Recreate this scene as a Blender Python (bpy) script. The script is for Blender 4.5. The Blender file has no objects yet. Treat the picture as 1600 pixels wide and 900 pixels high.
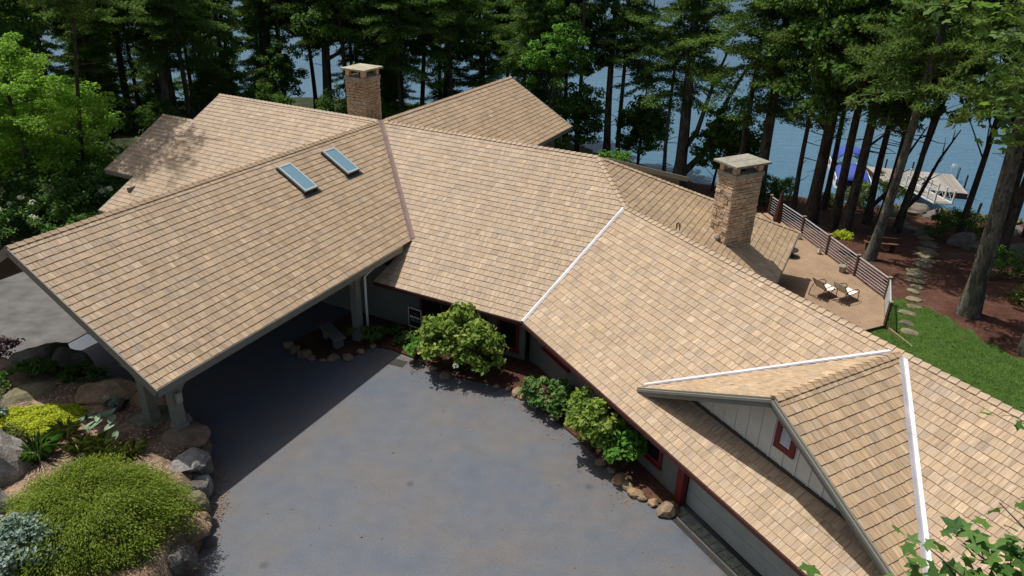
import bpy, math, random
import numpy as np
from mathutils import Vector, Matrix
R = math.radians
rng = np.random.default_rng(7)
random.seed(7)
S = bpy.context.scene
COL = S.collection

# ------------------------------------------------------------------ camera, sky, sun, exposure
cam = bpy.data.cameras.new('camera'); camo = bpy.data.objects.new('camera', cam); COL.objects.link(camo)
rt = Vector((0.99961719, 0.01234784, 0.02475881)); up = Vector((-0.02766709, 0.44612971, 0.89454056)); fw = Vector((0, 0.89488313, -0.44630055))
CAM = Vector((0, 0, 14.95))
camo.matrix_world = Matrix(((rt.x, up.x, -fw.x, CAM.x), (rt.y, up.y, -fw.y, CAM.y), (rt.z, up.z, -fw.z, CAM.z), (0, 0, 0, 1)))
cam.sensor_width = 36; cam.lens = 36 * 1148.31 / 1600; cam.clip_start = 0.1; cam.clip_end = 6000
S.camera = camo
SUN = Vector((0.352, -0.243, -1.0)).normalized()          # the way the light travels
w = bpy.data.worlds.new('World'); S.world = w; w.use_nodes = True
nt = w.node_tree; sky = nt.nodes.new('ShaderNodeTexSky'); sky.sky_type = 'NISHITA'; sky.sun_disc = False; sky.air_density = 1.0; sky.dust_density = 4.0; sky.ozone_density = 0.6
sky.sun_elevation = math.asin(-SUN.z); sky.sun_rotation = math.atan2(-SUN.x, -SUN.y)
bg = nt.nodes['Background']; bg.inputs[1].default_value = 0.082; nt.links.new(sky.outputs[0], bg.inputs[0])
sl = bpy.data.lights.new('sun', 'SUN'); sl.energy = 4.4; sl.angle = R(0.53); sl.color = (1.0, 0.955, 0.89)
so = bpy.data.objects.new('sun', sl); COL.objects.link(so); so.rotation_euler = SUN.to_track_quat('-Z', 'Y').to_euler(); so.location = (-20, 30, 60)
S.view_settings.view_transform = 'Standard'; S.view_settings.look = 'None'; S.view_settings.exposure = 0.17; S.view_settings.gamma = 1
S.cycles.max_bounces = 6; S.cycles.transparent_max_bounces = 8

# ------------------------------------------------------------------ materials
class MT:
    def __init__(s, name, rough=0.8, spec=0.3, metal=0.0):
        s.m = bpy.data.materials.new(name); s.m.use_nodes = True; s.t = s.m.node_tree; s.b = s.t.nodes['Principled BSDF']
        s.b.inputs['Roughness'].default_value = rough; s.b.inputs['Specular IOR Level'].default_value = spec; s.b.inputs['Metallic'].default_value = metal
    def n(s, typ, **kw):
        x = s.t.nodes.new('ShaderNode' + typ)
        for k, v in kw.items():
            if k.startswith('i_'):
                k2 = k[2:]; x.inputs[int(k2) if k2.isdigit() else k2.replace('_', ' ')].default_value = v
            else: setattr(x, k, v)
        return x
    def l(s, a, b): s.t.links.new(a, b)
    def noise(s, vec, scale, detail=4, rough=0.55, stretch=None):
        if stretch:
            mp = s.n('Mapping'); mp.inputs['Scale'].default_value = stretch; s.l(vec, mp.inputs[0]); vec = mp.outputs[0]
        x = s.n('TexNoise', i_Scale=scale, i_Detail=detail, i_Roughness=rough); s.l(vec, x.inputs['Vector']); return x.outputs['Fac']
    def ramp(s, fac, stops):
        x = s.n('ValToRGB'); e = x.color_ramp.elements
        while len(e) < len(stops): e.new(0.5)
        for i, (p, c) in enumerate(stops): e[i].position = p; e[i].color = (*c, 1)
        s.l(fac, x.inputs[0]); return x.outputs[0]
    def mix(s, fac, a, b, mode='MIX'):
        x = s.n('Mix', data_type='RGBA', blend_type=mode)
        for k, v in ((0, fac), (6, a), (7, b)):
            if isinstance(v, (int, float)): x.inputs[k].default_value = v
            elif isinstance(v, tuple): x.inputs[k].default_value = (*v, 1)
            else: s.l(v, x.inputs[k])
        return x.outputs[2]
    def math(s, op, a, b=0.0):
        x = s.n('Math', operation=op)
        for k, v in ((0, a), (1, b)):
            if isinstance(v, (int, float)): x.inputs[k].default_value = v
            else: s.l(v, x.inputs[k])
        return x.outputs[0]
    def obj(s): return s.n('TexCoord').outputs['Object']
    def pos(s): return s.n('NewGeometry').outputs['Position']
    def rnd(s): return s.n('ObjectInfo').outputs['Random']
    def color(s, c):
        if isinstance(c, tuple): s.b.inputs['Base Color'].default_value = (*c, 1)
        else: s.l(c, s.b.inputs['Base Color'])
    def bump(s, h, dist=0.02, strength=0.6):
        x = s.n('Bump', i_Distance=dist, i_Strength=strength); s.l(h, x.inputs['Height']); s.l(x.outputs[0], s.b.inputs['Normal'])

def simple(name, c, rough=0.75, spec=0.3, var=0.25, scale=6, bump=0.0, metal=0.0, stretch=None):
    k = MT(name, rough, spec, metal); p = k.pos(); f = k.noise(p, scale, 5, 0.6, stretch)
    lo = tuple(x * (1 - var) for x in c); hi = tuple(min(1, x * (1 + var)) for x in c)
    k.color(k.ramp(f, [(0.3, lo), (0.7, hi)]))
    if bump: k.bump(k.noise(p, scale * 4, 4, 0.6, stretch), bump)
    return k.m

def mk_shingle():
    k = MT('shake_tile', 0.68, 0.65); k.b.inputs['Diffuse Roughness'].default_value = 0.5
    at_ = k.n('Attribute', attribute_name='Col'); sp = k.n('SeparateColor'); k.l(at_.outputs['Color'], sp.inputs[0])
    gv = k.n('Attribute', attribute_name='guv').outputs['Vector']
    tone, hue = sp.outputs[0], sp.outputs[1]
    c = k.ramp(hue, [(0.0, (0.405, 0.29, 0.18)), (0.3, (0.44, 0.317, 0.183)), (0.55, (0.42, 0.302, 0.186)), (0.8, (0.465, 0.35, 0.222)), (1.0, (0.38, 0.288, 0.198))])
    t1 = k.ramp(tone, [(0, (0.84, 0.83, 0.82)), (0.5, (0.98, 0.98, 0.98)), (1, (1.14, 1.14, 1.15))])
    c = k.mix(1.0, c, t1, 'MULTIPLY')
    g1 = k.noise(gv, 1.0, 3, 0.55, (17, 1.3, 1)); g2 = k.noise(gv, 1.0, 4, 0.65, (70, 4, 1))
    c = k.mix(1.0, c, k.ramp(g1, [(0.3, (0.7, 0.67, 0.65)), (0.44, (0.95, 0.95, 0.94)), (0.56, (1.05, 1.05, 1.05)), (0.7, (1.36, 1.37, 1.38))]), 'MULTIPLY')
    c = k.mix(0.8, c, k.ramp(g2, [(0.35, (0.82, 0.8, 0.78)), (0.65, (1.12, 1.12, 1.12))]), 'MULTIPLY')
    big = k.noise(k.pos(), 0.55, 3)
    c = k.mix(1.0, c, k.ramp(big, [(0.3, (0.93, 0.92, 0.9)), (0.7, (1.05, 1.05, 1.06))]), 'MULTIPLY')
    yel = k.math('MULTIPLY', k.ramp(k.noise(k.pos(), 2.2, 4, 0.7), [(0.62, (0, 0, 0)), (0.7, (1, 1, 1))]), 0.3)
    c = k.mix(yel, c, (0.42, 0.3, 0.09))
    k.color(c); k.bump(g2, 0.006, 0.5)
    return k.m

GAR = 12.438; ALO = 11.737      # where the garage front stands
def mk_asphalt():
    k = MT('asphalt', 0.72, 0.35); p = k.pos()
    f = k.noise(p, 0.33, 5, 0.6)
    c = k.ramp(f, [(0.3, (0.074, 0.089, 0.114)), (0.45, (0.088, 0.097, 0.112)), (0.6, (0.104, 0.1, 0.099)), (0.72, (0.078, 0.091, 0.113))])
    c = k.mix(1.0, c, k.ramp(k.noise(p, 1.7, 4, 0.65), [(0.3, (0.9, 0.9, 0.91)), (0.7, (1.07, 1.06, 1.05))]), 'MULTIPLY')
    gr = k.noise(p, 34, 4, 0.75)
    c = k.mix(1.0, c, k.ramp(gr, [(0.33, (0.68, 0.68, 0.68)), (0.66, (1.38, 1.38, 1.38))]), 'MULTIPLY')
    st = k.ramp(k.noise(p, 0.9, 6, 0.7), [(0.63, (0, 0, 0)), (0.7, (1, 1, 1))])
    c = k.mix(k.math('MULTIPLY', st, 0.3), c, (0.14, 0.10, 0.075))
    # drip stains: small dark spots
    vo = k.n('TexVoronoi', i_Scale=0.55); k.l(p, vo.inputs['Vector'])
    sp = k.ramp(vo.outputs['Distance'], [(0.03, (1, 1, 1)), (0.09, (0, 0, 0))])
    c = k.mix(k.math('MULTIPLY', sp, 0.5), c, (0.03, 0.03, 0.032))
    # hairline cracks
    nz = k.n('TexNoise', i_Scale=1.3, i_Detail=4); k.l(p, nz.inputs['Vector'])
    ad = k.mix(0.25, p, nz.outputs['Color'], 'ADD')
    v2 = k.n('TexVoronoi', feature='DISTANCE_TO_EDGE', i_Scale=0.22); k.l(ad, v2.inputs['Vector'])
    cr = k.ramp(v2.outputs['Distance'], [(0.0, (1, 1, 1)), (0.002, (0, 0, 0))])
    c = k.mix(k.math('MULTIPLY', cr, 0.12), c, (0.03, 0.03, 0.03))
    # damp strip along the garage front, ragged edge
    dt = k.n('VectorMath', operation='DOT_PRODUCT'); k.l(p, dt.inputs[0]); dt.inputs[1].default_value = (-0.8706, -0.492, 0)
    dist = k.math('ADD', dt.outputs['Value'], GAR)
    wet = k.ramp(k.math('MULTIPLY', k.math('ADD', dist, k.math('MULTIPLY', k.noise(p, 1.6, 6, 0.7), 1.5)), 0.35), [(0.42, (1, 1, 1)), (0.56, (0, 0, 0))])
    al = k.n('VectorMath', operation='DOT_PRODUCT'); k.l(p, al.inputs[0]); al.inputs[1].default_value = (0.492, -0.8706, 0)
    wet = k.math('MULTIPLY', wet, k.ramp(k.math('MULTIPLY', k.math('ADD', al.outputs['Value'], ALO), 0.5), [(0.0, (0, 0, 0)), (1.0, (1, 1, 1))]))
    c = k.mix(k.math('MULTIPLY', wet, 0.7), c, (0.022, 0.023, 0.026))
    k.color(c); k.bump(gr, 0.006, 0.5); return k.m

def mk_ground():
    k = MT('pine_mulch', 0.95, 0.1); p = k.pos()
    c = k.ramp(k.noise(p, 0.5, 5, 0.65), [(0.3, (0.045, 0.022, 0.016)), (0.5, (0.085, 0.042, 0.03)), (0.72, (0.13, 0.075, 0.052))])
    c = k.mix(1.0, c, k.ramp(k.noise(p, 9, 5, 0.75), [(0.3, (0.5, 0.5, 0.5)), (0.7, (1.5, 1.4, 1.35))]), 'MULTIPLY')
    k.color(c); k.bump(k.noise(p, 14, 4, 0.7), 0.06, 0.8); return k.m

def mk_garden():
    k = MT('garden_soil', 0.95, 0.1); p = k.pos()
    c = k.ramp(k.noise(p, 0.9, 5, 0.65), [(0.32, (0.08, 0.06, 0.042)), (0.5, (0.2, 0.145, 0.1)), (0.62, (0.36, 0.27, 0.19)), (0.75, (0.22, 0.2, 0.1))])
    c = k.mix(1.0, c, k.ramp(k.noise(p, 22, 5, 0.8), [(0.3, (0.45, 0.45, 0.45)), (0.7, (1.5, 1.42, 1.4))]), 'MULTIPLY')
    k.color(c); k.bump(k.noise(p, 25, 4, 0.7), 0.05, 0.8); return k.m

def mk_rock(name, a, b, cc):
    k = MT(name, 0.85, 0.25); p = k.pos()
    c = k.ramp(k.noise(p, 1.6, 7, 0.65), [(0.28, a), (0.5, b), (0.72, cc)])
    c = k.mix(1.0, c, k.ramp(k.noise(p, 14, 5, 0.7), [(0.3, (0.65, 0.65, 0.65)), (0.7, (1.25, 1.25, 1.25))]), 'MULTIPLY')
    c = k.mix(0.8, c, k.ramp(k.rnd(), [(0, (0.72, 0.72, 0.75)), (0.5, (1, 0.98, 0.95)), (1, (1.25, 1.15, 1.0))]), 'MULTIPLY')
    k.color(c); k.bump(k.noise(p, 9, 6, 0.7), 0.05, 0.8); return k.m

def mk_leaf(name, stops, trans=0.35, rough=0.62, hueobj=0.25):
    k = MT(name, rough, 0.18)
    at_ = k.n('Attribute', attribute_name='Col'); sp = k.n('SeparateColor'); k.l(at_.outputs['Color'], sp.inputs[0])
    c = k.ramp(sp.outputs[0], stops)
    c = k.mix(hueobj, c, k.ramp(k.rnd(), [(0, (0.7, 0.8, 0.7)), (0.5, (1, 1, 1)), (1, (1.35, 1.2, 0.9))]), 'MULTIPLY')
    k.color(c)
    tr = k.n('BsdfTranslucent'); tc = k.mix(1.0, c, (1.25, 1.35, 0.7), 'MULTIPLY'); k.l(tc, tr.inputs[0])
    ms = k.n('MixShader', i_0=trans); out = k.t.nodes['Material Output']
    k.l(k.b.outputs[0], ms.inputs[1]); k.l(tr.outputs[0], ms.inputs[2]); k.l(ms.outputs[0], out.inputs[0]); return k.m

def mk_bark(name, a, b):
    k = MT(name, 0.95, 0.1); p = k.pos()
    f = k.noise(p, 5, 6, 0.7, (1, 1, 0.25))
    c = k.ramp(f, [(0.36, a), (0.6, b)])
    c = k.mix(1.0, c, k.ramp(k.noise(p, 16, 4, 0.7, (1, 1, .35)), [(0.35, (0.55, 0.55, 0.55)), (0.65, (1.4, 1.4, 1.38))]), 'MULTIPLY')
    c = k.mix(k.math('MULTIPLY', k.ramp(k.noise(p, 1.1, 4), [(0.5, (0, 0, 0)), (0.7, (1, 1, 1))]), 0.5), c, (0.09, 0.11, 0.065))
    k.color(c); k.bump(f, 0.08, 1.0); return k.m

def mk_water():
    k = MT('lake_water', 0.06, 0.5); p = k.pos(); k.b.inputs['IOR'].default_value = 1.33
    f = k.noise(p, 0.03, 3)
    k.color(k.ramp(f, [(0.3, (0.068, 0.15, 0.222)), (0.7, (0.09, 0.18, 0.255))]))
    n1 = k.noise(p, 0.5, 4, 0.6, (0.8, 3.2, 1)); n2 = k.noise(p, 1.8, 3, 0.6, (0.7, 3, 1))
    k.bump(k.math('ADD', n1, k.math('MULTIPLY', n2, 0.4)), 0.5, 0.5); return k.m

def mk_wood(name, a, b, st=(2, 40, 2), rough=0.75):
    k = MT(name, rough, 0.3); p = k.obj()
    c = k.ramp(k.noise(p, 1.0, 5, 0.65, st), [(0.3, a), (0.7, b)])
    c = k.mix(0.9, c, k.ramp(k.rnd(), [(0, (0.75, 0.75, 0.75)), (1, (1.25, 1.22, 1.2))]), 'MULTIPLY')
    k.color(c); return k.m

M = {}
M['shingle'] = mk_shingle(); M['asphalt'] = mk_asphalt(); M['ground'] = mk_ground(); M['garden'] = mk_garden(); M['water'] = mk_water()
M['floor'] = simple('shade_darkened_woodland_floor', (0.03, 0.038, 0.018), 0.95, 0.1, 0.6, 1.2, 0.04)  # greenish ground cover, its colour darkened to stand in for woodland shade
M['deckside'] = simple('roof_underlay', (0.07, 0.05, 0.035), 0.9)
M['trim'] = simple('taupe_trim_paint', (0.19, 0.187, 0.155), 0.6, 0.35, 0.08, 3)
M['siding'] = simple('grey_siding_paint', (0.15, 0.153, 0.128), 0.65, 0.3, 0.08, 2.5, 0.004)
M['batten'] = simple('grey_green_board_paint', (0.6, 0.605, 0.53), 0.65, 0.3, 0.07, 3)
M['garage'] = simple('garage_door_paint', (0.36, 0.37, 0.315), 0.7, 0.3, 0.1, 2)
M['red'] = simple('barn_red_paint', (0.16, 0.018, 0.02), 0.55, 0.35, 0.15, 4)
M['white'] = simple('white_paint', (0.72, 0.72, 0.7), 0.55, 0.4, 0.06, 4)
M['flash'] = simple('bare_flashing_metal', (0.4, 0.39, 0.41), 0.55, 0.4, 0.22, 1.2, 0, 0.2)
M['copper'] = simple('mauve_copper_flashing', (0.2, 0.14, 0.125), 0.8, 0.15, 0.15, 2)
M['dark'] = simple('dark_bronze_metal', (0.025, 0.022, 0.02), 0.45, 0.5, 0.2, 4)
M['glass'] = MT('skylight_glass', 0.05, 0.6); M['glass'].color((0.14, 0.25, 0.31)); M['glass'] = M['glass'].m
M['wglass'] = MT('window_glass', 0.04, 0.5); M['wglass'].color((0.012, 0.014, 0.016)); M['wglass'] = M['wglass'].m
M['sfrm'] = simple('skylight_frame', (0.42, 0.47, 0.48), 0.4, 0.5, 0.1, 4, 0, 0.2)
M['stone'] = mk_rock('chimney_stone', (0.42, 0.31, 0.21), (0.55, 0.43, 0.31), (0.62, 0.52, 0.4))
M['stone2'] = mk_rock('dim_chimney_stone', (0.31, 0.23, 0.16), (0.42, 0.33, 0.235), (0.49, 0.4, 0.3))
M['mortar'] = simple('mortar', (0.12, 0.09, 0.065), 0.9)
M['cap'] = mk_rock('cap_stone', (0.24, 0.22, 0.17), (0.33, 0.31, 0.25), (0.42, 0.4, 0.34))
M['rock_tan'] = mk_rock('tan_boulder', (0.16, 0.11, 0.07), (0.26, 0.19, 0.12), (0.34, 0.26, 0.18))
M['rock_grey'] = mk_rock('grey_boulder', (0.12, 0.12, 0.12), (0.24, 0.23, 0.22), (0.42, 0.4, 0.37))
M['rock_moss'] = mk_rock('mossy_boulder', (0.08, 0.075, 0.06), (0.15, 0.145, 0.09), (0.23, 0.2, 0.16))
M['rock_dark'] = mk_rock('dark_shore_rock', (0.07, 0.065, 0.058), (0.14, 0.13, 0.115), (0.22, 0.2, 0.175))
M['conc'] = simple('worn_concrete', (0.105, 0.102, 0.097), 0.85, 0.2, 0.3, 1.3, 0.01)
M['paver'] = simple('mossy_paver', (0.19, 0.2, 0.16), 0.9, 0.2, 0.35, 5, 0.01)
M['deck'] = simple('deck_wood', (0.28, 0.19, 0.122), 0.75, 0.3, 0.16, 1.3)
M['brown'] = mk_wood('brown_post_wood', (0.06, 0.03, 0.018), (0.11, 0.06, 0.035), (20, 20, 2))
M['capwood'] = mk_wood('weathered_cap_wood', (0.2, 0.14, 0.08), (0.3, 0.22, 0.14))
M['dock'] = mk_wood('weathered_dock_wood', (0.2, 0.185, 0.165), (0.33, 0.31, 0.27), (3, 22, 2))
M['steel'] = simple('rail_metal', (0.62, 0.64, 0.66), 0.35, 0.5, 0.06, 4, 0, 0.4)
M['sling'] = simple('cream_sling_fabric', (0.7, 0.66, 0.56), 0.8, 0.2, 0.06, 20)
M['blue'] = simple('blue_boat_canvas', (0.045, 0.075, 0.33), 0.7, 0.3, 0.2, 1.5)
M['signblack'] = simple('black_sign_board', (0.006, 0.006, 0.007), 0.5, 0.3, 0.1)
M['signtxt'] = simple('white_sign_print', (0.75, 0.75, 0.75), 0.6)
M['signgrey'] = simple('grey_sign_print', (0.4, 0.42, 0.42), 0.6)
M['signred'] = simple('red_sign_print', (0.3, 0.03, 0.04), 0.6)
M['pot'] = simple('stone_pot', (0.34, 0.31, 0.26), 0.85, 0.2, 0.2, 8)
M['brass'] = simple('dark_lantern', (0.12, 0.1, 0.09), 0.5, 0.4, 0.2, 8)
M['chip'] = simple('bark_chip', (0.42, 0.3, 0.225), 0.9, 0.15, 0.5, 18)
M['litter'] = simple('dry_leaf_litter', (0.2, 0.13, 0.08), 0.9, 0.1, 0.5, 20)
M['umber'] = simple('maroon_canvas', (0.07, 0.028, 0.024), 0.85, 0.15, 0.2, 6)
G_ = lambda *a: [(i / (len(a) - 1), c) for i, c in enumerate(a)]
M['lf_maple'] = mk_leaf('maple_leaf', G_((0.12, 0.23, 0.04), (0.21, 0.37, 0.055), (0.32, 0.46, 0.08)), 0.55)
M['lf_broad'] = mk_leaf('broad_leaf', G_((0.04, 0.088, 0.024), (0.085, 0.165, 0.038), (0.15, 0.25, 0.06)), 0.5)
M['lf_pine'] = mk_leaf('pine_needles', G_((0.032, 0.07, 0.024), (0.066, 0.125, 0.036), (0.13, 0.19, 0.05)), 0.45)
M['lf_hem'] = mk_leaf('hemlock_needles', G_((0.034, 0.078, 0.024), (0.075, 0.145, 0.038), (0.15, 0.225, 0.055)), 0.5)
M['lf_jm'] = mk_leaf('feathery_maple_leaf', G_((0.06, 0.11, 0.012), (0.14, 0.205, 0.022), (0.28, 0.34, 0.045)), 0.4)
M['lf_oak'] = mk_leaf('hydrangea_leaf', G_((0.07, 0.14, 0.025), (0.18, 0.27, 0.05), (0.42, 0.46, 0.11)), 0.4)
M['lf_bright'] = mk_leaf('bright_leaf', G_((0.06, 0.16, 0.025), (0.12, 0.27, 0.04), (0.2, 0.36, 0.06)), 0.35)
M['lf_hyd'] = mk_leaf('mophead_leaf', G_((0.05, 0.12, 0.03), (0.09, 0.19, 0.045), (0.16, 0.26, 0.07)), 0.3)
M['lf_blue'] = mk_leaf('blue_green_leaf', G_((0.1, 0.16, 0.13), (0.19, 0.27, 0.23), (0.32, 0.41, 0.36)), 0.2)
M['lf_gold'] = mk_leaf('golden_leaf', G_((0.2, 0.26, 0.02), (0.36, 0.42, 0.025), (0.5, 0.52, 0.05)), 0.3)
M['lf_hosta'] = mk_leaf('hosta_leaf', G_((0.13, 0.21, 0.13), (0.19, 0.28, 0.18), (0.26, 0.35, 0.22)), 0.2)
M['lf_red'] = mk_leaf('burgundy_leaf', G_((0.04, 0.02, 0.03), (0.1, 0.05, 0.07), (0.17, 0.1, 0.12)), 0.25)
M['lf_grass'] = mk_leaf('lawn_blade', G_((0.04, 0.085, 0.012), (0.07, 0.14, 0.018), (0.12, 0.21, 0.03)), 0.35)
M['lf_dry'] = mk_leaf('olive_blade', G_((0.05, 0.08, 0.02), (0.11, 0.14, 0.035), (0.2, 0.2, 0.07)), 0.25)
M['flower'] = mk_leaf('white_flower', G_((0.5, 0.55, 0.4), (0.68, 0.7, 0.58), (0.8, 0.8, 0.72)), 0.2)
M['fgreen'] = mk_leaf('green_flower_head', G_((0.24, 0.33, 0.12), (0.36, 0.44, 0.2), (0.5, 0.55, 0.3)), 0.2)
M['bark_grey'] = mk_bark('grey_bark', (0.04, 0.036, 0.03), (0.18, 0.17, 0.14))
M['bark_sunlit'] = mk_bark('sunlit_bark', (0.11, 0.1, 0.085), (0.3, 0.28, 0.25))  # lightened bark: sunlight on two trunks put into the colour
M['bark_brown'] = mk_bark('brown_bark', (0.035, 0.028, 0.022), (0.1, 0.08, 0.062))
k = MT('lawn_soil', 0.95, 0.1); k.color(k.ramp(k.noise(k.pos(), 2.5, 5, 0.7), [(0.3, (0.03, 0.06, 0.012)), (0.7, (0.06, 0.11, 0.022))])); M['lawn'] = k.m

# ------------------------------------------------------------------ helpers
def V3(p): return Vector((float(p[0]), float(p[1]), float(p[2])))
WL = {}
def _pw(parent): return WL.get(parent.name, Vector((0, 0, 0)))
def link(o, parent=None, loc=None, **props):
    COL.objects.link(o)
    wl = V3(loc) if loc is not None else Vector((0, 0, 0))
    if parent is not None:
        o.parent = parent; o.location = wl - _pw(parent)
    else: o.location = wl
    WL[o.name] = wl
    for kk, vv in props.items(): o[kk] = vv
    return o
def thing(name, label, cat, loc=(0, 0, 0), group=None):
    o = bpy.data.objects.new(name, None); o.empty_display_size = 0.2
    link(o, None, loc); o['label'] = label; o['category'] = cat
    if group: o['group'] = group
    return o
def tagm(o, label, cat, group=None):
    o['label'] = label; o['category'] = cat
    if group: o['group'] = group
    return o
class MB:                       # a small mesh collector (world coordinates)
    def __init__(s): s.v = []; s.f = []; s.c = []
    def box(s, c, a, b, d):     # centre and three half-axis vectors
        c, a, b, d = V3(c), V3(a), V3(b), V3(d); i = len(s.v)
        if a.cross(b).dot(d) < 0: a = -a
        for z in (-1, 1):
            for y in (-1, 1):
                for x in (-1, 1): s.v.append(c + a * x + b * y + d * z)
        s.f += [tuple(i + j for j in q) for q in ((0, 2, 3, 1), (4, 5, 7, 6), (0, 1, 5, 4), (2, 6, 7, 3), (0, 4, 6, 2), (1, 3, 7, 5))]; return s
    def beam(s, p0, p1, wd, ht, upv=(0, 0, 1), ext=0.0):
        p0, p1 = V3(p0), V3(p1); d = (p1 - p0).normalized(); p0 = p0 - d * ext; p1 = p1 + d * ext
        side = d.cross(V3(upv)); side = side.normalized() if side.length > 1e-6 else Vector((1, 0, 0)); u = side.cross(d).normalized()
        return s.box((p0 + p1) / 2, d * ((p1 - p0).length / 2), side * (wd / 2), u * (ht / 2))
    def tube(s, pts, rad, n=8, cap=True):
        pts = [V3(p) for p in pts]; rad = rad if hasattr(rad, '__len__') else [rad] * len(pts); base = len(s.v)
        ref = Vector((0, 0, 1)); d0 = (pts[-1] - pts[0]).normalized()
        if abs(d0.z) > 0.9: ref = Vector((1, 0, 0))
        for i, p in enumerate(pts):
            d = (pts[min(i + 1, len(pts) - 1)] - pts[max(i - 1, 0)]).normalized(); a = d.cross(ref).normalized(); b = d.cross(a)
            for j in range(n):
                t = 2 * math.pi * j / n; s.v.append(p + (a * math.cos(t) + b * math.sin(t)) * rad[i])
        for i in range(len(pts) - 1):
            for j in range(n):
                a0 = base + i * n + j; a1 = base + i * n + (j + 1) % n; s.f.append((a0, a0 + n, a1 + n, a1))
        if cap:
            s.f.append(tuple(base + j for j in range(n))); s.f.append(tuple(base + (len(pts) - 1) * n + j for j in reversed(range(n))))
        return s
    def lathe(s, c, prof, n=14):
        base = len(s.v); c = V3(c)
        for r_, z in prof:
            for j in range(n): t = 2 * math.pi * j / n; s.v.append(c + Vector((r_ * math.cos(t), r_ * math.sin(t), z)))
        for i in range(len(prof) - 1):
            for j in range(n): s.f.append((base + i * n + j, base + i * n + (j + 1) % n, base + (i + 1) * n + (j + 1) % n, base + (i + 1) * n + j))
        s.f.append(tuple(base + (len(prof) - 1) * n + j for j in range(n))); s.f.append(tuple(base + j for j in reversed(range(n))))
        return s
    def prism(s, poly, dv):     # polygon of 3-D points extruded by dv
        poly = [V3(p) for p in poly]; dv = V3(dv); i = len(s.v); n = len(poly)
        nn = Vector((0, 0, 0))
        for j in range(n): nn += poly[j].cross(poly[(j + 1) % n])
        if nn.dot(dv) > 0: poly = poly[::-1]
        s.v += poly + [p + dv for p in poly]
        s.f.append(tuple(range(i, i + n))); s.f.append(tuple(i + n + j for j in reversed(range(n))))
        for j in range(n): s.f.append((i + j, i + n + j, i + n + (j + 1) % n, i + (j + 1) % n))
        return s
    def mesh(s, name, mat, origin=(0, 0, 0), smooth=False):
        o = V3(origin); m = bpy.data.meshes.new(name); m.from_pydata([tuple(p - o) for p in s.v], [], s.f); m.materials.append(mat)
        if smooth: m.polygons.foreach_set('use_smooth', [True] * len(m.polygons))
        return m
    def build(s, name, mat, parent=None, loc=None, smooth=False, bevel=0.0, **props):
        if loc is None: loc = sum(s.v, Vector((0, 0, 0))) / len(s.v)
        o = bpy.data.objects.new(name, s.mesh(name, mat, loc, smooth)); link(o, parent, loc, **props)
        if bevel:
            b = o.modifiers.new('bevel', 'BEVEL'); b.width = bevel; b.segments = 2; b.limit_method = 'ANGLE'
        return o
def np_mesh(name, verts, faces, mat, col=None, extra=None, smooth=False):
    """verts (N,3); faces (M,k) or list of arrays per polygon size"""
    m = bpy.data.meshes.new(name); verts = np.asarray(verts, np.float32)
    fl = faces if isinstance(faces, list) else [faces]
    m.vertices.add(len(verts)); m.vertices.foreach_set('co', verts.ravel())
    tot = np.concatenate([np.full(len(f), f.shape[1], np.int32) for f in fl]); li = np.concatenate([f.ravel() for f in fl]).astype(np.int32)
    m.loops.add(len(li)); m.loops.foreach_set('vertex_index', li)
    m.polygons.add(len(tot)); st = np.concatenate([[0], np.cumsum(tot)[:-1]]).astype(np.int32)
    m.polygons.foreach_set('loop_start', st); m.polygons.foreach_set('loop_total', tot)
    m.polygons.foreach_set('use_smooth', np.full(len(tot), bool(smooth)))
    m.update(calc_edges=True)
    if col is not None:
        a = m.attributes.new('Col', 'FLOAT_COLOR', 'POINT'); c4 = np.ones((len(verts), 4), np.float32); c4[:, :col.shape[1]] = col; a.data.foreach_set('color', c4.ravel())
    if extra is not None:
        a = m.attributes.new('guv', 'FLOAT_VECTOR', 'POINT'); a.data.foreach_set('vector', np.asarray(extra, np.float32).ravel())
    m.materials.append(mat); m.validate(); return m
def unit(a): return a / np.maximum(np.linalg.norm(a, axis=-1, keepdims=True), 1e-9)

# ------------------------------------------------------------------ terrain
SHX = [-150, -70, -45, -32.7, -26, -18.3, -7.7, -.5, 5.6, 10.8, 14.7, 19.3, 23.4, 27.3, 29.2, 32.9, 34.5, 36.9, 40.4, 60, 120, 400]
SHY = [130, 95, 80, 78.7, 83.8, 85.5, 81.8, 75.4, 67.5, 61.9, 57, 55, 53.9, 52.8, 51.5, 52.2, 50.9, 50.2, 48.6, 42, 35, 20]
def sst(a, b, x):
    t = np.clip((x - a) / (b - a), 0, 1); return t * t * (3 - 2 * t)
MOUND = [(-7.6, 6), (-7.9, 13.3), (-8.2, 15), (-8.7, 16.5), (-9.2, 17.7), (-10.2, 18.8), (-12.5, 20.2), (-16, 21.3), (-19, 22.4), (-24, 24), (-40, 27), (-40, 6)]
def poly_d(x, y, P):
    d = np.full(x.shape, 1e9); ins = np.zeros(x.shape, bool); n = len(P)
    for i in range(n):
        ax, ay = P[i]; bx, by = P[(i + 1) % n]; ex, ey = bx - ax, by - ay
        t = np.clip(((x - ax) * ex + (y - ay) * ey) / (ex * ex + ey * ey), 0, 1); d = np.minimum(d, np.hypot(x - ax - t * ex, y - ay - t * ey))
        ins ^= ((ay > y) != (by > y)) & (x < (bx - ax) * (y - ay) / (by - ay + 1e-12) + ax)
    return np.where(ins, d, -d)
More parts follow.
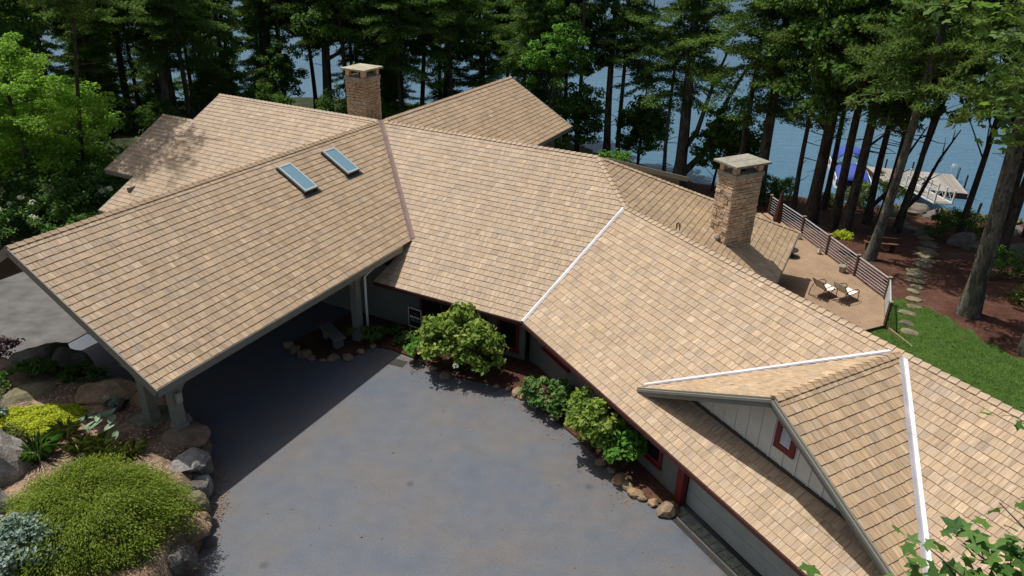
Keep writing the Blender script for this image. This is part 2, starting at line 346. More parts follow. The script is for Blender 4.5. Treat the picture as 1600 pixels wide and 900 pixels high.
def hh(x, y):
    x = np.asarray(x, float); y = np.asarray(y, float)
    d = (np.interp(x, SHX, SHY) - y) * .85
    q = -((x - 4.3) * -.87 + (y - 26.849) * -.492); ua = (x + 6.41) * .45 + (y - 34.5) * .893
    pad = -.04 - .46 * sst(-3, 3, np.minimum(q, ua + 8))
    r = np.where(x < 0, 30, 22)
    z = np.where(d > 0, -3.5 + (pad + 3.5) * sst(0, 1, d / r) ** .8, -3.5 + .2 * d); z = np.maximum(z, -9)
    md = poly_d(x, y, MOUND)
    rough = 0.06 * np.sin(x * 1.7 + y * .9) * np.sin(y * 1.3 - x * .6)
    lump = np.where((d > 0.5) & (np.minimum(q, ua + 8) > 4), rough, 0)
    return z + lump + np.where(md > 0, 1.15 * sst(0, .45, md) + .03 * np.maximum(md - .5, 0), 0)
def gz(x, y): return float(hh(x, y))
def grid_mesh(name, xs, ys, fz, mat, mask=None, dz=0.0):
    X, Y = np.meshgrid(xs, ys); Zz = fz(X, Y) + dz; nx, ny = len(xs), len(ys)
    v = np.stack([X.ravel(), Y.ravel(), Zz.ravel()], 1); i = np.arange(nx * ny).reshape(ny, nx)
    f = np.stack([i[:-1, :-1].ravel(), i[:-1, 1:].ravel(), i[1:, 1:].ravel(), i[1:, :-1].ravel()], 1)
    if mask is not None:
        f = f[mask(v[f].mean(1))]; u, inv = np.unique(f, return_inverse=True); v = v[u]; f = inv.reshape(f.shape)
    return np_mesh(name, v, f, mat, smooth=True)
xs = np.unique(np.concatenate([np.arange(-300, -60, 15), np.arange(-60, -26, 2.0), np.arange(-26, -6, 0.2), np.arange(-6, 16, 1.0), np.arange(16, 42, 0.6), np.arange(42, 80, 2), np.arange(80, 301, 20)]))
ys = np.unique(np.concatenate([np.arange(-60, 5, 5), np.arange(5, 26, 0.2), np.arange(26, 70, 0.6), np.arange(70, 100, 2), np.arange(100, 200, 10)]))
def struct(o, **p):
    o['kind'] = 'structure'
    for k_, v_ in p.items(): o[k_] = v_
    return o
inm = lambda c: (poly_d(c[:, 0], c[:, 1], MOUND) > -.25)
wood = lambda c: (c[:, 0] < 9) & (c[:, 1] > 30) & ~inm(c)
struct(link(bpy.data.objects.new('ground', grid_mesh('ground', xs, ys, hh, M['ground'], lambda c: ~inm(c) & ~wood(c))), None, (0, 0, 0)))
struct(link(bpy.data.objects.new('woodland_floor', grid_mesh('woodland_floor', xs, ys, hh, M['floor'], wood)), None, (0, 0, 0)))
struct(link(bpy.data.objects.new('garden_bed', grid_mesh('garden_bed', xs, ys, hh, M['garden'], inm)), None, (0, 0, 0)))
lk = MB(); lk.v = [Vector(p) for p in ((-3000, 35, -3.5), (3000, 35, -3.5), (3000, 5000, -3.5), (-3000, 5000, -3.5))]; lk.f = [(0, 1, 2, 3)]
struct(lk.build('lake', M['water'], None, (0, 0, 0)))
# driveway sheet, a little above the pad
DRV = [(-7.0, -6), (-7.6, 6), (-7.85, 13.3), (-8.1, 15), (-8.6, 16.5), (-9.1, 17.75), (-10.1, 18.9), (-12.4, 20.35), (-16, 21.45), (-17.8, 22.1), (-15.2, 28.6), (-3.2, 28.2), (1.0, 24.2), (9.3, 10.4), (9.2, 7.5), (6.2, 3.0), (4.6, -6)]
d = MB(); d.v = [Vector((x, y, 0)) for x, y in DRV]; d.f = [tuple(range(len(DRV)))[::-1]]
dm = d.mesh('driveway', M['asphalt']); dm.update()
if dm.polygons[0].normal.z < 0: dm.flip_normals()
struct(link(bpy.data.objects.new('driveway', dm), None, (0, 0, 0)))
cp = MB().prism([(-17.85, 22.15, -.08), (-15.25, 28.65, -.08), (-24, 33.5, -.08), (-27.5, 26.4, -.08), (-20.5, 23.5, -.08)], (0, 0, 0.085)); struct(cp.build('concrete_drive', M['conc'], None, (0, 0, 0)))

# ------------------------------------------------------------------ house geometry (metres)
s_, sC, sD = 0.5766, 0.571, 0.5487
uA = Vector((0.45, 0.893, 0)).normalized(); uB = Vector((uA.y, -uA.x, 0)); uC = Vector((0.492, -0.8706, 0)).normalized(); nC = Vector((uC.y, -uC.x, 0))
ZV = Vector((0, 0, 1))
J = Vector((-6.41, 34.5, 6.365)); K = J + uB * 10.99; WA = 5.265; WB = 7.184
P = K + (uB - uA - ZV * s_) * 2.013; P.z = J.z - s_ * 2.013
BV = Vector((0.421, 22.909, 2.20))
# the valley foot stands exactly on both planes
vv = Vector((-(s_ * uA + sC * nC).y, (s_ * uA + sC * nC).x, 0)); vv = vv if vv.dot(nC) > 0 else -vv; vv.normalize(); vv.z = s_ * vv.dot(uA)
BV = P + vv * 5.529
eB = (BV - J).dot(-uA); eC = (BV - P).dot(nC); aBV = (BV - P).dot(uC)
Q = P + uC * 11.92; DF = Q + nC * 4.604; WD = 4.64
DL = DF - uC * WD - ZV * sD * WD; DR = DF + uC * WD - ZV * sD * WD
LC = 22.0
def pb(b, a, base=J): return base + uB * b + uA * a                      # plan helper in A/B axes
def onB(b, a): p = J + uB * b + uA * a; p.z = J.z - s_ * abs(a); return p  # front/rear B slopes
def onA(b, a): p = J + uB * b + uA * a; p.z = J.z - s_ * abs(b); return p
def onC(a, b): p = P + uC * a + nC * b; p.z = P.z - sC * abs(b); return p
house = thing('house', 'rambling lake house with tan shake roofs, stone chimneys and grey siding behind the driveway', 'house', (0, 27, 0))
EXP = 0.253
SH = []          # every shingle: dict(v, faces, col, guv, cen, area)
def lighted_clip(poly, hp):
    for (nx, ny, c) in hp:
        out = []; n = len(poly)
        for i in range(n):
            a = poly[i]; b = poly[(i + 1) % n]; da = nx * a[0] + ny * a[1] - c; db = nx * b[0] + ny * b[1] - c
            if da >= 0: out.append(a)
            if (da >= 0) != (db >= 0):
                t = da / (da - db); out.append((a[0] + (b[0] - a[0]) * t, a[1] + (b[1] - a[1]) * t))
        poly = out
        if len(poly) < 3: return []
    return poly
roofs = {}
def slope(key, polys, downdir, slab=0.14, insets=None, t0=0.024):
    """polys: convex 3-D polygons on one plane; downdir: horizontal unit vector pointing down the slope; insets per polygon edge"""
    allp = [p for pl in polys for p in pl]; p0, p1, p2 = polys[0][:3]
    n = (p1 - p0).cross(p2 - p0).normalized(); n = n if n.z > 0 else -n
    u = downdir.cross(ZV).normalized(); v = n.cross(u).normalized()
    if v.z < 0: v = -v; u = -u
    O = min(allp, key=lambda p: p.z); O = Vector(O)
    to2 = lambda p: ((p - O).dot(u), (p - O).dot(v))
    rid = rng.integers(1 << 30); r = np.random.default_rng(rid)
    vmax = max(to2(p)[1] for p in allp); umin = min(to2(p)[0] for p in allp) - .3; umax = max(to2(p)[0] for p in allp) + .3
    regs = []
    for pi, pl in enumerate(polys):
        q = [to2(p) for p in pl]; ar = sum(q[i][0] * q[(i + 1) % len(q)][1] - q[(i + 1) % len(q)][0] * q[i][1] for i in range(len(q)))
        ins = list((insets or {}).get(pi, [0] * len(q)))
        hp = []
        for i in range(len(q)):
            a, b = q[i], q[(i + 1) % len(q)]; ex, ey = b[0] - a[0], b[1] - a[1]; L = math.hypot(ex, ey)
            nx, ny = (-ey / L, ex / L) if ar > 0 else (ey / L, -ex / L)
            hp.append((nx, ny, nx * a[0] + ny * a[1] + ins[i]))
        regs.append((hp, min(x[0] for x in q), max(x[0] for x in q), min(x[1] for x in q), max(x[1] for x in q)))
    facing = n.dot(CAM - allp[0]) > -0.5
    row = 0; vb = -0.02
    while vb < vmax:
        vt = vb + EXP; uu = umin - r.random() * .2
        while uu < umax:
            wd = float(r.choice([0.13, 0.18, 0.24, 0.3], p=[.2, .3, .3, .2])) * (1 + .08 * (r.random() - .5)); g = 0.004
            jit = (r.random() - .5) * 0.014
            tone = float(np.clip(r.normal(.5, .24), 0, 1)); hue = float(r.random()); off = r.random() * 40; tt = t0 * (0.85 + .4 * r.random())
            for hp, a0, a1, b0, b1 in regs:
                if uu > a1 + .05 or uu + wd < a0 - .05 or vb > b1 or vt < b0 - .05: continue
                po = lighted_clip([(uu + g, vb + jit), (uu + wd - g, vb + jit), (uu + wd - g, vt + .006), (uu + g, vt + .006)], hp)
                if len(po) < 3: continue
                ar = abs(sum(po[i][0] * po[(i + 1) % len(po)][1] - po[(i + 1) % len(po)][0] * po[i][1] for i in range(len(po)))) / 2
                if ar < 4e-4: continue
                m = len(po); vs = []; gu = []
                for x, y in po:
                    hgt = tt - (tt - .004) * min(1, max(0, (y - vb) / EXP)); vs.append(O + u * x + v * y + n * hgt)
                for x, y in po: vs.append(O + u * x + v * y - n * .004)
                gu = [(x + off, y + off * .37, 0) for x, y in po] * 2
                ccw = sum(po[i][0] * po[(i + 1) % m][1] - po[(i + 1) % m][0] * po[i][1] for i in range(m)) * (u.cross(v).dot(n)) > 0
                top = list(range(m)) if ccw else list(range(m))[::-1]
                fs = [top] + [[top[i], top[i] + m, top[(i + 1) % m] + m, top[(i + 1) % m]] for i in range(m)]
                cen = sum(vs[:m], Vector((0, 0, 0))) / m; dv = CAM - cen
                rel = cen - CAM; dep = rel.dot(fw); px = 0.5 + 0.7177 * rel.dot(rt) / dep if dep > .1 else 9; py = 0.5 - 1.276 * rel.dot(up) / dep if dep > .1 else 9
                vis = facing and 0.01 < px < .99 and 0.01 < py < .99 and n.dot(dv) > 0
                SH.append(dict(v=vs, f=fs, col=(tone, hue, off / 40), gu=gu, cen=cen, a=(ar * n.dot(dv) / dv.length ** 3 if vis else 0)))
            uu += wd
        vb += EXP; row += 1
    mb = roofs.setdefault(key, MB())
    for pl in polys: mb.prism([p - n * .006 for p in pl], -ZV * slab)
F0 = onB(-10.45, 0); F1 = onB(-11.35, -7.44); E0 = onA(0, 13.24); E1 = onA(4.275, 13.24); A0 = onA(0, -17.49); A1 = onA(WA, -17.49); AV = onA(WA, -WA)
VI = 0.065
slope('A', [[A0, J, AV, A1]], uB, insets={0: [0, VI, 0, 0]})
A1r = onA(-WA, -17.49); slope('A', [[A0, J, onA(-WA, -WA), A1r]], -uB, insets={0: [0, VI, 0, 0]})
slope('E', [[J, E0, E1, onA(4.275, 4.275)]], uB, insets={0: [0, 0, 0, VI]})
slope('E', [[J, E0, onA(-4.275, 13.24), onA(-4.275, 4.275)]], -uB, insets={0: [0, 0, 0, VI]})
xB = onB(WA, -eB)
slope('B', [[J, AV, onB(WA, 0)], [onB(WA, 0), K, P, BV, xB], [AV, xB, onB(4.75, -eB)]], -uA, insets={0: [VI, 0, 0], 1: [0, 0, VI, 0, 0]})
D1 = K + (uB + uA - ZV * s_) * 7.68
slope('B', [[J, onB(4.275, 4.275), onB(4.275, 0)], [onB(4.275, 0), onB(4.275, 7.68), D1, K]], uA)
slope('F', [[J, onB(-WA, -WA), onB(-WA, 0)], [onB(-WA, 0), F0, F1, onB(-WA, -7.44)]], -uA, insets={0: [VI, 0, 0]})
slope('F', [[J, onB(-4.275, 4.275), onB(-4.275, 0)], [onB(-4.275, 0), F0, onB(-11.35, 7.44), onB(-4.275, 7.44)]], uA)
gd = -ZV * .05
slope('F', [[onB(-10.55, -1.75) + gd, onB(-12.93, -1.75) + gd, onB(-13.34, -5.38) + gd, onB(-10.95, -5.38) + gd]], -uA)
gr = [onB(-10.55, -1.75) + gd, onB(-12.93, -1.75) + gd]
slope('F', [[gr[0], gr[1], gr[1] + uA * 4 - ZV * s_ * 4, gr[0] + uA * 4 - ZV * s_ * 4]], uA)
# hip end D and wing C
wv = s_ * uB + sC * nC; dvv = Vector((-wv.y, wv.x, 0)); dvv = dvv if dvv.dot(uB) > 0 else -dvv; dvv.normalize(); dvv.z = -s_ * dvv.dot(uB)
tD = (7.68 - (P - K).dot(uB)) / dvv.dot(uB); DV = P + dvv * tD
slope('D', [[K, D1, DV, P]], uB, insets={0: [0, 0, VI, 0]})
bw = 3.95; aw = lambda b: 11.92 - 4.64 * b / 4.45; av = lambda b: aBV * b / eC
slope('C', [[P, Q, onC(aw(bw), bw), onC(av(bw), bw)], [onC(av(bw), bw), onC(LC, bw), onC(LC, eC), BV], [Q, onC(LC, 0), onC(LC, bw), onC(23.84 - aw(bw), bw)]], nC,
      insets={0: [0, VI + .03, 0, VI], 1: [0, 0, 0, VI], 2: [0, 0, 0, VI + .03]})
tb = (-eC) / ((dvv.dot(nC))) if dvv.dot(nC) else 0
CVr = P + dvv * tb
slope('C', [[P, onC(LC, 0), onC(LC, -eC), CVr]], -nC, insets={0: [0, 0, 0, VI]})
kD = sD / sC
VLf = Q + (nC * kD * WD - uC * WD); VLf.z = Q.z - sD * WD; VRf = Q + (nC * kD * WD + uC * WD); VRf.z = VLf.z
slope('dormer', [[DF, Q, VLf, DL]], -uC, insets={0: [0, VI, 0, 0]}, slab=.1)
slope('dormer', [[DF, Q, VRf, DR]], uC, insets={0: [0, VI, 0, 0]}, slab=.1)
roofo = {}
for kk in roofs: roofo[kk] = roofs[kk].build('roof', M['deckside'], house, (0, 27, 0))
def shingle_mesh(lst, org, name='shingle'):
    v = []; f = {}; c = []; g = []; k0 = 0
    for q in lst:
        for p in q['v']: v.append((p.x - org.x, p.y - org.y, p.z - org.z)); c.append(q['col'])
        g += q['gu']
        for a in q['f']: f.setdefault(len(a), []).append([i + k0 for i in a])
        k0 += len(q['v'])
    return np_mesh(name, v, [np.array(x) for x in f.values()], M['shingle'], np.array(c), g)
SH.sort(key=lambda q: -q['a'])
for q in SH[:295]:
    link(bpy.data.objects.new('shingle', shingle_mesh([q], q['cen'])), house, q['cen'])
o = link(bpy.data.objects.new('shingle_field', shingle_mesh(SH[295:], Vector((0, 27, 0)))), house, (0, 27, 0)); o['kind'] = 'stuff'

# ridge caps
def ridge(p0, p1, d1, d2, par, exp=0.25, wd=0.15):
    d = (p1 - p0); L = d.length; d.normalize(); n = int(L / exp); w1 = d1 - d * d1.dot(d); w2 = d2 - d * d2.dot(d); w1.normalize(); w2.normalize()
    bis = (-(w1 + w2)).normalized(); bis = bis if bis.z > 0 else -bis
    h0, h1, ln = .065, .032, exp + .03; v = []
    for t, h in ((0, h0), (ln, h1)):
        for lay in (0, -.022):
            b = d * t + bis * (h + lay); v += [b + w1 * wd, b, b + w2 * wd]
    f = [(0, 1, 7, 6), (1, 2, 8, 7), (0, 3, 4, 1), (1, 4, 5, 2), (3, 9, 10, 4), (4, 10, 11, 5), (0, 6, 9, 3), (2, 5, 11, 8)]
    ms = []
    for q in range(4):
        m = np_mesh('ridge_cap', [tuple(x) for x in v], np.array(f), M['shingle'], np.tile(np.array([[.25 + .17 * q, random.random(), .5]]), (12, 1)), [((x.dot(w1)) + q * 7, x.dot(d), 0) for x in v]); ms.append(m)
    for i in range(n):
        link(bpy.data.objects.new('ridge_cap', ms[random.randrange(4)]), par, p0 + d * (i * exp))
dn = lambda h, s=s_: (h - ZV * s).normalized()
ridge(A0, J, dn(uB), dn(-uB), roofo['A'])
ridge(E0, J, dn(uB), dn(-uB), roofo['E'])
ridge(K, J, dn(-uA), dn(uA), roofo['B'])
ridge(F0, J, dn(-uA), dn(uA), roofo['F'])
ridge(gr[1], gr[0], dn(-uA), dn(uA), roofo['F'])
ridge(P, K, dn(-uA), dn(uB), roofo['D'], wd=.13)
ridge(D1, K, dn(uA), dn(uB), roofo['D'], wd=.17)
ridge(onC(LC, 0), P, dn(nC, sC), dn(-nC, sC), roofo['C'], wd=.16)
ridge(DF, Q, dn(-uC, sD), dn(uC, sD), roofo['dormer'], wd=.15)

# valley flashing: two wings and a rib
def valley(p0, p1, n1, n2, par, mat, wd=.13, lift=.03):
    L = (p1 - p0).length; k = max(1, round(L / 2.4))
    for i in range(k): valley1(p0.lerp(p1, i / k), p0.lerp(p1, min(1, (i + 1) / k + .012)), n1, n2, par, mat, wd * .85, lift + .004 * ((k - i) % 2))
def valley1(p0, p1, n1, n2, par, mat, wd, lift):
    d = (p1 - p0).normalized(); mb = MB()
    for n in (n1, n2):
        side = n.cross(d).normalized(); other = n2 if n is n1 else n1
        if side.dot(other) < 0: side = -side
        a = p0 + ZV * lift; b = p1 + ZV * lift
        mb.prism([a, b, b + side * wd, a + side * wd], n * .006)
    mb.beam(p0 + ZV * (lift + .012), p1 + ZV * (lift + .012), .018, .03)
    mb.build('valley_flashing', mat, par)
nA = (ZV + s_ * uB).normalized(); nB = (ZV - s_ * uA).normalized(); nCn = (ZV + sC * nC).normalized()
nAr = (ZV - s_ * uB).normalized()
nDL = (ZV - sD * uC).normalized(); nDR = (ZV + sD * uC).normalized(); nD = nA
valley(J, AV, nA, nB, roofo['A'], M['copper'], .14)
valley(P, BV, nB, nCn, roofo['B'], M['flash'], .085)
valley(Q.lerp(VLf, .03), VLf, nDL, nCn, roofo['dormer'], M['flash'], .11)
valley(Q.lerp(VRf, .03), VRf + (VRf - Q).normalized() * .1, nDR, nCn, roofo['dormer'], M['flash'], .13)

# fascia, gutter and soffit trim
def fascia(p0, p1, out, par, ht=.2, wd=.035, drop=.1, mat='trim', steps=0):
    o = V3(out).normalized() * (wd / 2 + .004)
    MB().beam(p0 + o - ZV * drop, p1 + o - ZV * drop, wd, ht).build('fascia', M[mat], par)
    for s in range(steps):
        o2 = V3(out).normalized() * (wd + .025)
        MB().beam(p0 + o2 - ZV * (drop - .05), p1 + o2 - ZV * (drop - .05), .05, .07).build('fascia', M[mat], par)
fascia(A0, A1, -uA, roofo['A'], .26, drop=.12); fascia(A0, A1r, -uA, roofo['A'], .26, drop=.12)
fascia(A1 + ZV * 0, onA(WA, -6.0), uB, roofo['A'], .24, drop=.125)
fascia(onB(4.75, -eB), BV, -uA, roofo['B'], .13, drop=.075, mat='umber'); fascia(BV, onC(LC, eC), nC, roofo['C'], .13, drop=.075, mat='umber')
fascia(onC(LC, -eC), CVr, -nC, roofo['C'], .18)
fascia(E0, E1, uA, roofo['E'], .22); fascia(E1, onA(4.275, 4.5), uB, roofo['E'], .22)
fascia(F0, F1, -uB, roofo['F'], .2); fascia(F1, onB(-6, -7.44), -uA, roofo['F'], .2)
fascia(onB(-12.93, -1.75) + gd, onB(-13.34, -5.38) + gd, -uB, roofo['F'], .2); fascia(onB(-13.34, -5.38) + gd, onB(-11.25, -5.38) + gd, -uA, roofo['F'], .2)
fascia(D1, DV, uB, roofo['D'], .2)
fascia(DF, DL, nC, roofo['dormer'], .25, .05, .12, steps=1); fascia(DF, DR, nC, roofo['dormer'], .25, .05, .12, steps=1)

# walls
def wall(p0, p1, z0, z1, out, name='wall', mat='siding', th=.12, rows=0, par=house):
    mb = MB(); a = V3(p0); b = V3(p1); a.z = b.z = 0; o = V3(out).normalized()
    c = (a + b) / 2 - o * th / 2 + ZV * (z0 + z1) / 2
    mb.box(c, (b - a) / 2, o * th / 2, ZV * (z1 - z0) / 2); wo = mb.build(name, M[mat], par)
    if rows:
        hgt = (z1 - z0) / rows
        for i in range(rows):
            zc = z0 + (i + .5) * hgt; q = MB(); bb = (a + b) / 2 + ZV * zc
            q.v = [a + o * .004 + ZV * (z0 + i * hgt), b + o * .004 + ZV * (z0 + i * hgt), b + o * .024 + ZV * (z0 + i * hgt), a + o * .024 + ZV * (z0 + i * hgt),
                   a + o * .004 + ZV * (z0 + i * hgt + hgt), b + o * .004 + ZV * (z0 + i * hgt + hgt), b + o * .008 + ZV * (z0 + i * hgt + hgt), a + o * .008 + ZV * (z0 + i * hgt + hgt)]
            q.f = [(0, 1, 2, 3), (3, 2, 6, 7), (4, 7, 6, 5), (0, 4, 5, 1), (0, 3, 7, 4), (1, 5, 6, 2)]
            q.build('siding_board', M[mat], wo)
    return wo
wC = lambda t: BV + uC * t - nC * .8                # front wall line of wing C
wBl = lambda b: J + uB * b - uA * (eB - .8)         # front wall line of the main house
corner = wBl(11.05)
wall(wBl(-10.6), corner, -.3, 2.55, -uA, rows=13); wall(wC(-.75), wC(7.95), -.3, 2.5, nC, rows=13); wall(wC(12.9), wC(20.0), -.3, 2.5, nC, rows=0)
wall(wC(7.95), wC(12.9), 2.25, 2.5, nC)             # header above the garage door
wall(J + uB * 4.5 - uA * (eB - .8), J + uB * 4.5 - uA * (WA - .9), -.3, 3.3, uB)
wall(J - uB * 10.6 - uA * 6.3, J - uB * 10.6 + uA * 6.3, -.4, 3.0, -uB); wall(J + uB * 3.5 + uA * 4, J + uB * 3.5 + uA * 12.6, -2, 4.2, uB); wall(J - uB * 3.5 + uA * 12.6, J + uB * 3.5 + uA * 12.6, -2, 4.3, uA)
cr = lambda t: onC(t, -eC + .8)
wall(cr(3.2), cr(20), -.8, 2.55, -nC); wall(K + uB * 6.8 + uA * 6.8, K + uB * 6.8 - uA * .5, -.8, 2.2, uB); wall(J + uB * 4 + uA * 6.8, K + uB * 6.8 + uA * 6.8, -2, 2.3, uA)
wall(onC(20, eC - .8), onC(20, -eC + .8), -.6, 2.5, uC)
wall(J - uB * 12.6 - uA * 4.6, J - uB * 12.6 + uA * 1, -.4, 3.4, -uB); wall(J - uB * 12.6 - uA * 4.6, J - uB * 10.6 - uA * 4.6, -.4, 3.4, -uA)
def window(c, ax, out, wd, ht, par=house, fr=.11, bars=0):
    c, ax, out = V3(c), V3(ax), V3(out); fo = MB()
    for sx in (-1, 1): fo.box(c + ax * sx * (wd / 2 - fr / 2) + out * .04, ax * fr / 2, out * .035, ZV * ht / 2)
    for sz in (-1, 1): fo.box(c + ZV * sz * (ht / 2 - fr / 2) + out * .042, ax * (wd / 2 - fr), out * .033, ZV * fr / 2)
    for i in range(bars): fo.box(c + ax * (-wd / 2 + (i + 1) * wd / (bars + 1)) + out * .036, ax * .03, out * .028, ZV * (ht / 2 - fr))
    fo.box(c - ZV * (ht / 2 + .03) + out * .07, ax * (wd / 2 + .04), out * .07, ZV * .03)
    f = fo.build('window', M['red'], par)
    MB().box(c + out * .03, ax * (wd / 2 - fr * .8), out * .006, ZV * (ht / 2 - fr * .8)).build('pane', M['wglass'], f)
window(wC(6.3) + ZV * (1.35 - BV.z), uC, nC, 1.5, 1.5, bars=1)
window(wC(1.15) + ZV * (1.75 - BV.z), uC, nC, 1.7, 1.35, bars=1)
window(wBl(7.9) + ZV * (1.4 - wBl(0).z), uB, -uA, 3.0, 1.5, bars=2); window(wBl(10.35) + ZV * (1.25 - wBl(0).z), uB, -uA, .9, 1.7)
# garage door with red jambs
gp = lambda t, z, o_=0.0: Vector((wC(t).x, wC(t).y, 0)) + nC * o_ + ZV * z
MB().box(gp(7.98, 1.12, .05), uC * .13, nC * .1, ZV * 1.12).build('garage_jamb', M['red'], house)
MB().box(gp(12.9, 1.12, .05), uC * .13, nC * .1, ZV * 1.12).build('garage_jamb', M['red'], house)
pass
gdr = MB().box(gp(10.44, 1.13, -.13), uC * 2.34, nC * .03, ZV * 1.1).build('garage_door', M['garage'], house)
for i in range(4): MB().box(gp(10.44, .31 + i * .55, -.093), uC * 2.32, nC * .006, ZV * .262).build('door_panel', M['garage'], gdr)
# dormer gable: board and batten with a red framed louvre
bwall = 3.95; dz0 = P.z - sC * bwall
wf = lambda t, z: Vector((Q.x, Q.y, 0)) + nC * bwall + uC * t + ZV * z
zr = lambda t: Q.z - sD * abs(t) - .1
gwall = MB().prism([wf(-4.35, dz0), wf(4.35, dz0), wf(4.35, zr(4.35)), wf(0, zr(0)), wf(-4.35, zr(4.35))], -nC * .1).build('gable_wall', M['batten'], house)
for i in range(-10, 11):
    t = i * .41 + .12
    if zr(t) - dz0 > .12: MB().box(wf(t, (dz0 + zr(t)) / 2) + nC * .012, uC * .022, nC * .012, ZV * ((zr(t) - dz0) / 2 - .02)).build('batten', M['batten'], gwall)
MB().beam(wf(-3.95, dz0 + .05) + nC * .03, wf(3.95, dz0 + .05) + nC * .03, .09, .03, nC).build('step_flashing', M['dark'], gwall)
vf = MB(); vc = wf(.12, 3.92) + nC * .035
for sx in (-1, 1): vf.box(vc + uC * sx * .235, uC * .075, nC * .03, ZV * .44)
for sz in (-1, 1): vf.box(vc + ZV * sz * .36, uC * .16, nC * .028, ZV * .08)
vent = vf.build('gable_vent', M['red'], house)
MB().box(vc - nC * .02, uC * .158, nC * .006, ZV * .278).build('vent_back', M['dark'], vent)
for i in range(7): MB().box(vc + ZV * (-.24 + i * .08), uC * .155, nC * .016 - ZV * .02, ZV * .006 + nC * .004).build('louver', M['white'], vent)
# porte-cochere posts, beams and brackets
def post(x, y, z0, z1, ax=uA, w_=.30):
    b = Vector((x, y, 0)); ay = Vector((ax.y, -ax.x, 0)); m = MB().box(b + ZV * (z0 + z1) / 2, ax * w_ / 2, ay * w_ / 2, ZV * (z1 - z0) / 2)
    po = m.build('porch_post', M['trim'], house, bevel=.012)
    MB().box(b + ZV * (z0 + .19), ax * (w_ / 2 + .035), ay * (w_ / 2 + .035), ZV * .19).build('post_base', M['trim'], po, bevel=.01)
    return b
def bracket(b, dirv, z, n=8, r_=.75):
    side = Vector((dirv.y, -dirv.x, 0)); pts = []
    for i in range(n + 1):
        t = i / n * math.pi / 2; pts.append(b + dirv * (.14 + r_ * (1 - math.cos(t))) + ZV * (z - r_ + r_ * math.sin(t)))
    poly = pts + [b + dirv * (.14 + r_) + ZV * (z + .02), b + dirv * .14 + ZV * (z + .02)]
    MB().prism([p - side * .07 for p in poly], side * .14).build('bracket', M['trim'], house)
zb = 2.85
PB = [pb(4.7, -16.65), pb(3.46, -16.65), pb(4.66, -8.3), pb(-4.66, -8.3), pb(-4.7, -13.0)]
zbase = [1.1, 1.1, 0.05, 0.0, -.05]
for p, z0 in zip(PB, zbase): post(p.x, p.y, z0, zb)
for b in (4.66, -4.66):
    q0, q1 = pb(b, -17.2 if b > 0 else -13.2), pb(b, -6.5); q0.z = q1.z = zb + .16; MB().beam(q0, q1, .22, .32).build('porch_beam', M['trim'], house)
q0, q1 = pb(3.2, -16.65), pb(5.0, -16.65); q0.z = q1.z = zb + .14; MB().beam(q0, q1, .2, .275).build('porch_beam', M['trim'], house)
for p, dd in ((PB[0], uA), (PB[2], -uA), (PB[2], uA), (PB[1], -uB), (PB[4], uA), (PB[4], -uA), (PB[3], -uA)):
    bracket(Vector((p.x, p.y, 0)), dd, zb)
q = Vector((PB[0].x, PB[0].y, 2.45)) - uA * .0 + uB * .22
MB().box(q, uA * .09, uB * .07, ZV * .17).build('porch_lamp', M['pot'], house, bevel=.03)
pd = pb(4.95, -8.05); MB().tube([(pd.x, pd.y, .1), (pd.x, pd.y, 2.75), tuple(Vector((pd.x, pd.y, 2.95)) + uA * .25 + uB * .12), tuple(Vector((pd.x, pd.y, 3.1)) + uA * .9 + uB * .2)], .05).build('downspout', M['white'], house, smooth=True)
# skylights on the porte-cochere roof
for b0, b1, a0, a1 in ((.55, 1.86, -7.52, -6.8), (.56, 1.84, -4.92, -4.17)):
    c = [onA(b, a) for b, a in ((b0, a0), (b0, a1), (b1, a1), (b1, a0))]; cen = sum(c, Vector((0, 0, 0))) / 4
    f = MB(); e1 = (c[1] - c[0]).normalized(); e2 = (c[3] - c[0]).normalized(); L1 = (c[1] - c[0]).length; L2 = (c[3] - c[0]).length
    for sx in (-1, 1): f.box(cen + e1 * sx * (L1 / 2 - .04) + nA * .09, e1 * .04, e2 * L2 / 2, nA * .1)
    for sx in (-1, 1): f.box(cen + e2 * sx * (L2 / 2 - .04) + nA * .088, e1 * (L1 / 2 - .08), e2 * .04, nA * .1)
    fo = f.build('skylight', M['sfrm'], house, bevel=.01)
    MB().box(cen + nA * .165, e1 * (L1 / 2 - .075), e2 * (L2 / 2 - .075), nA * .006).build('pane', M['glass'], fo)
    k_ = MB()
    for sx in (-1, 1): k_.box(cen + e1 * sx * (L1 / 2 + .012) + nA * .06, e1 * .01, e2 * (L2 / 2 + .02), nA * .06)
    k_.box(cen + e2 * (L2 / 2 + .014) + nA * .058, e1 * (L1 / 2 + .0), e2 * .012, nA * .06); k_.box(cen + e2 * (L2 / 2 + .1) + nA * .03, e1 * (L1 / 2 + .12), e2 * .085, nA * .004)
    k_.build('skylight_kerb', M['dark'], fo)
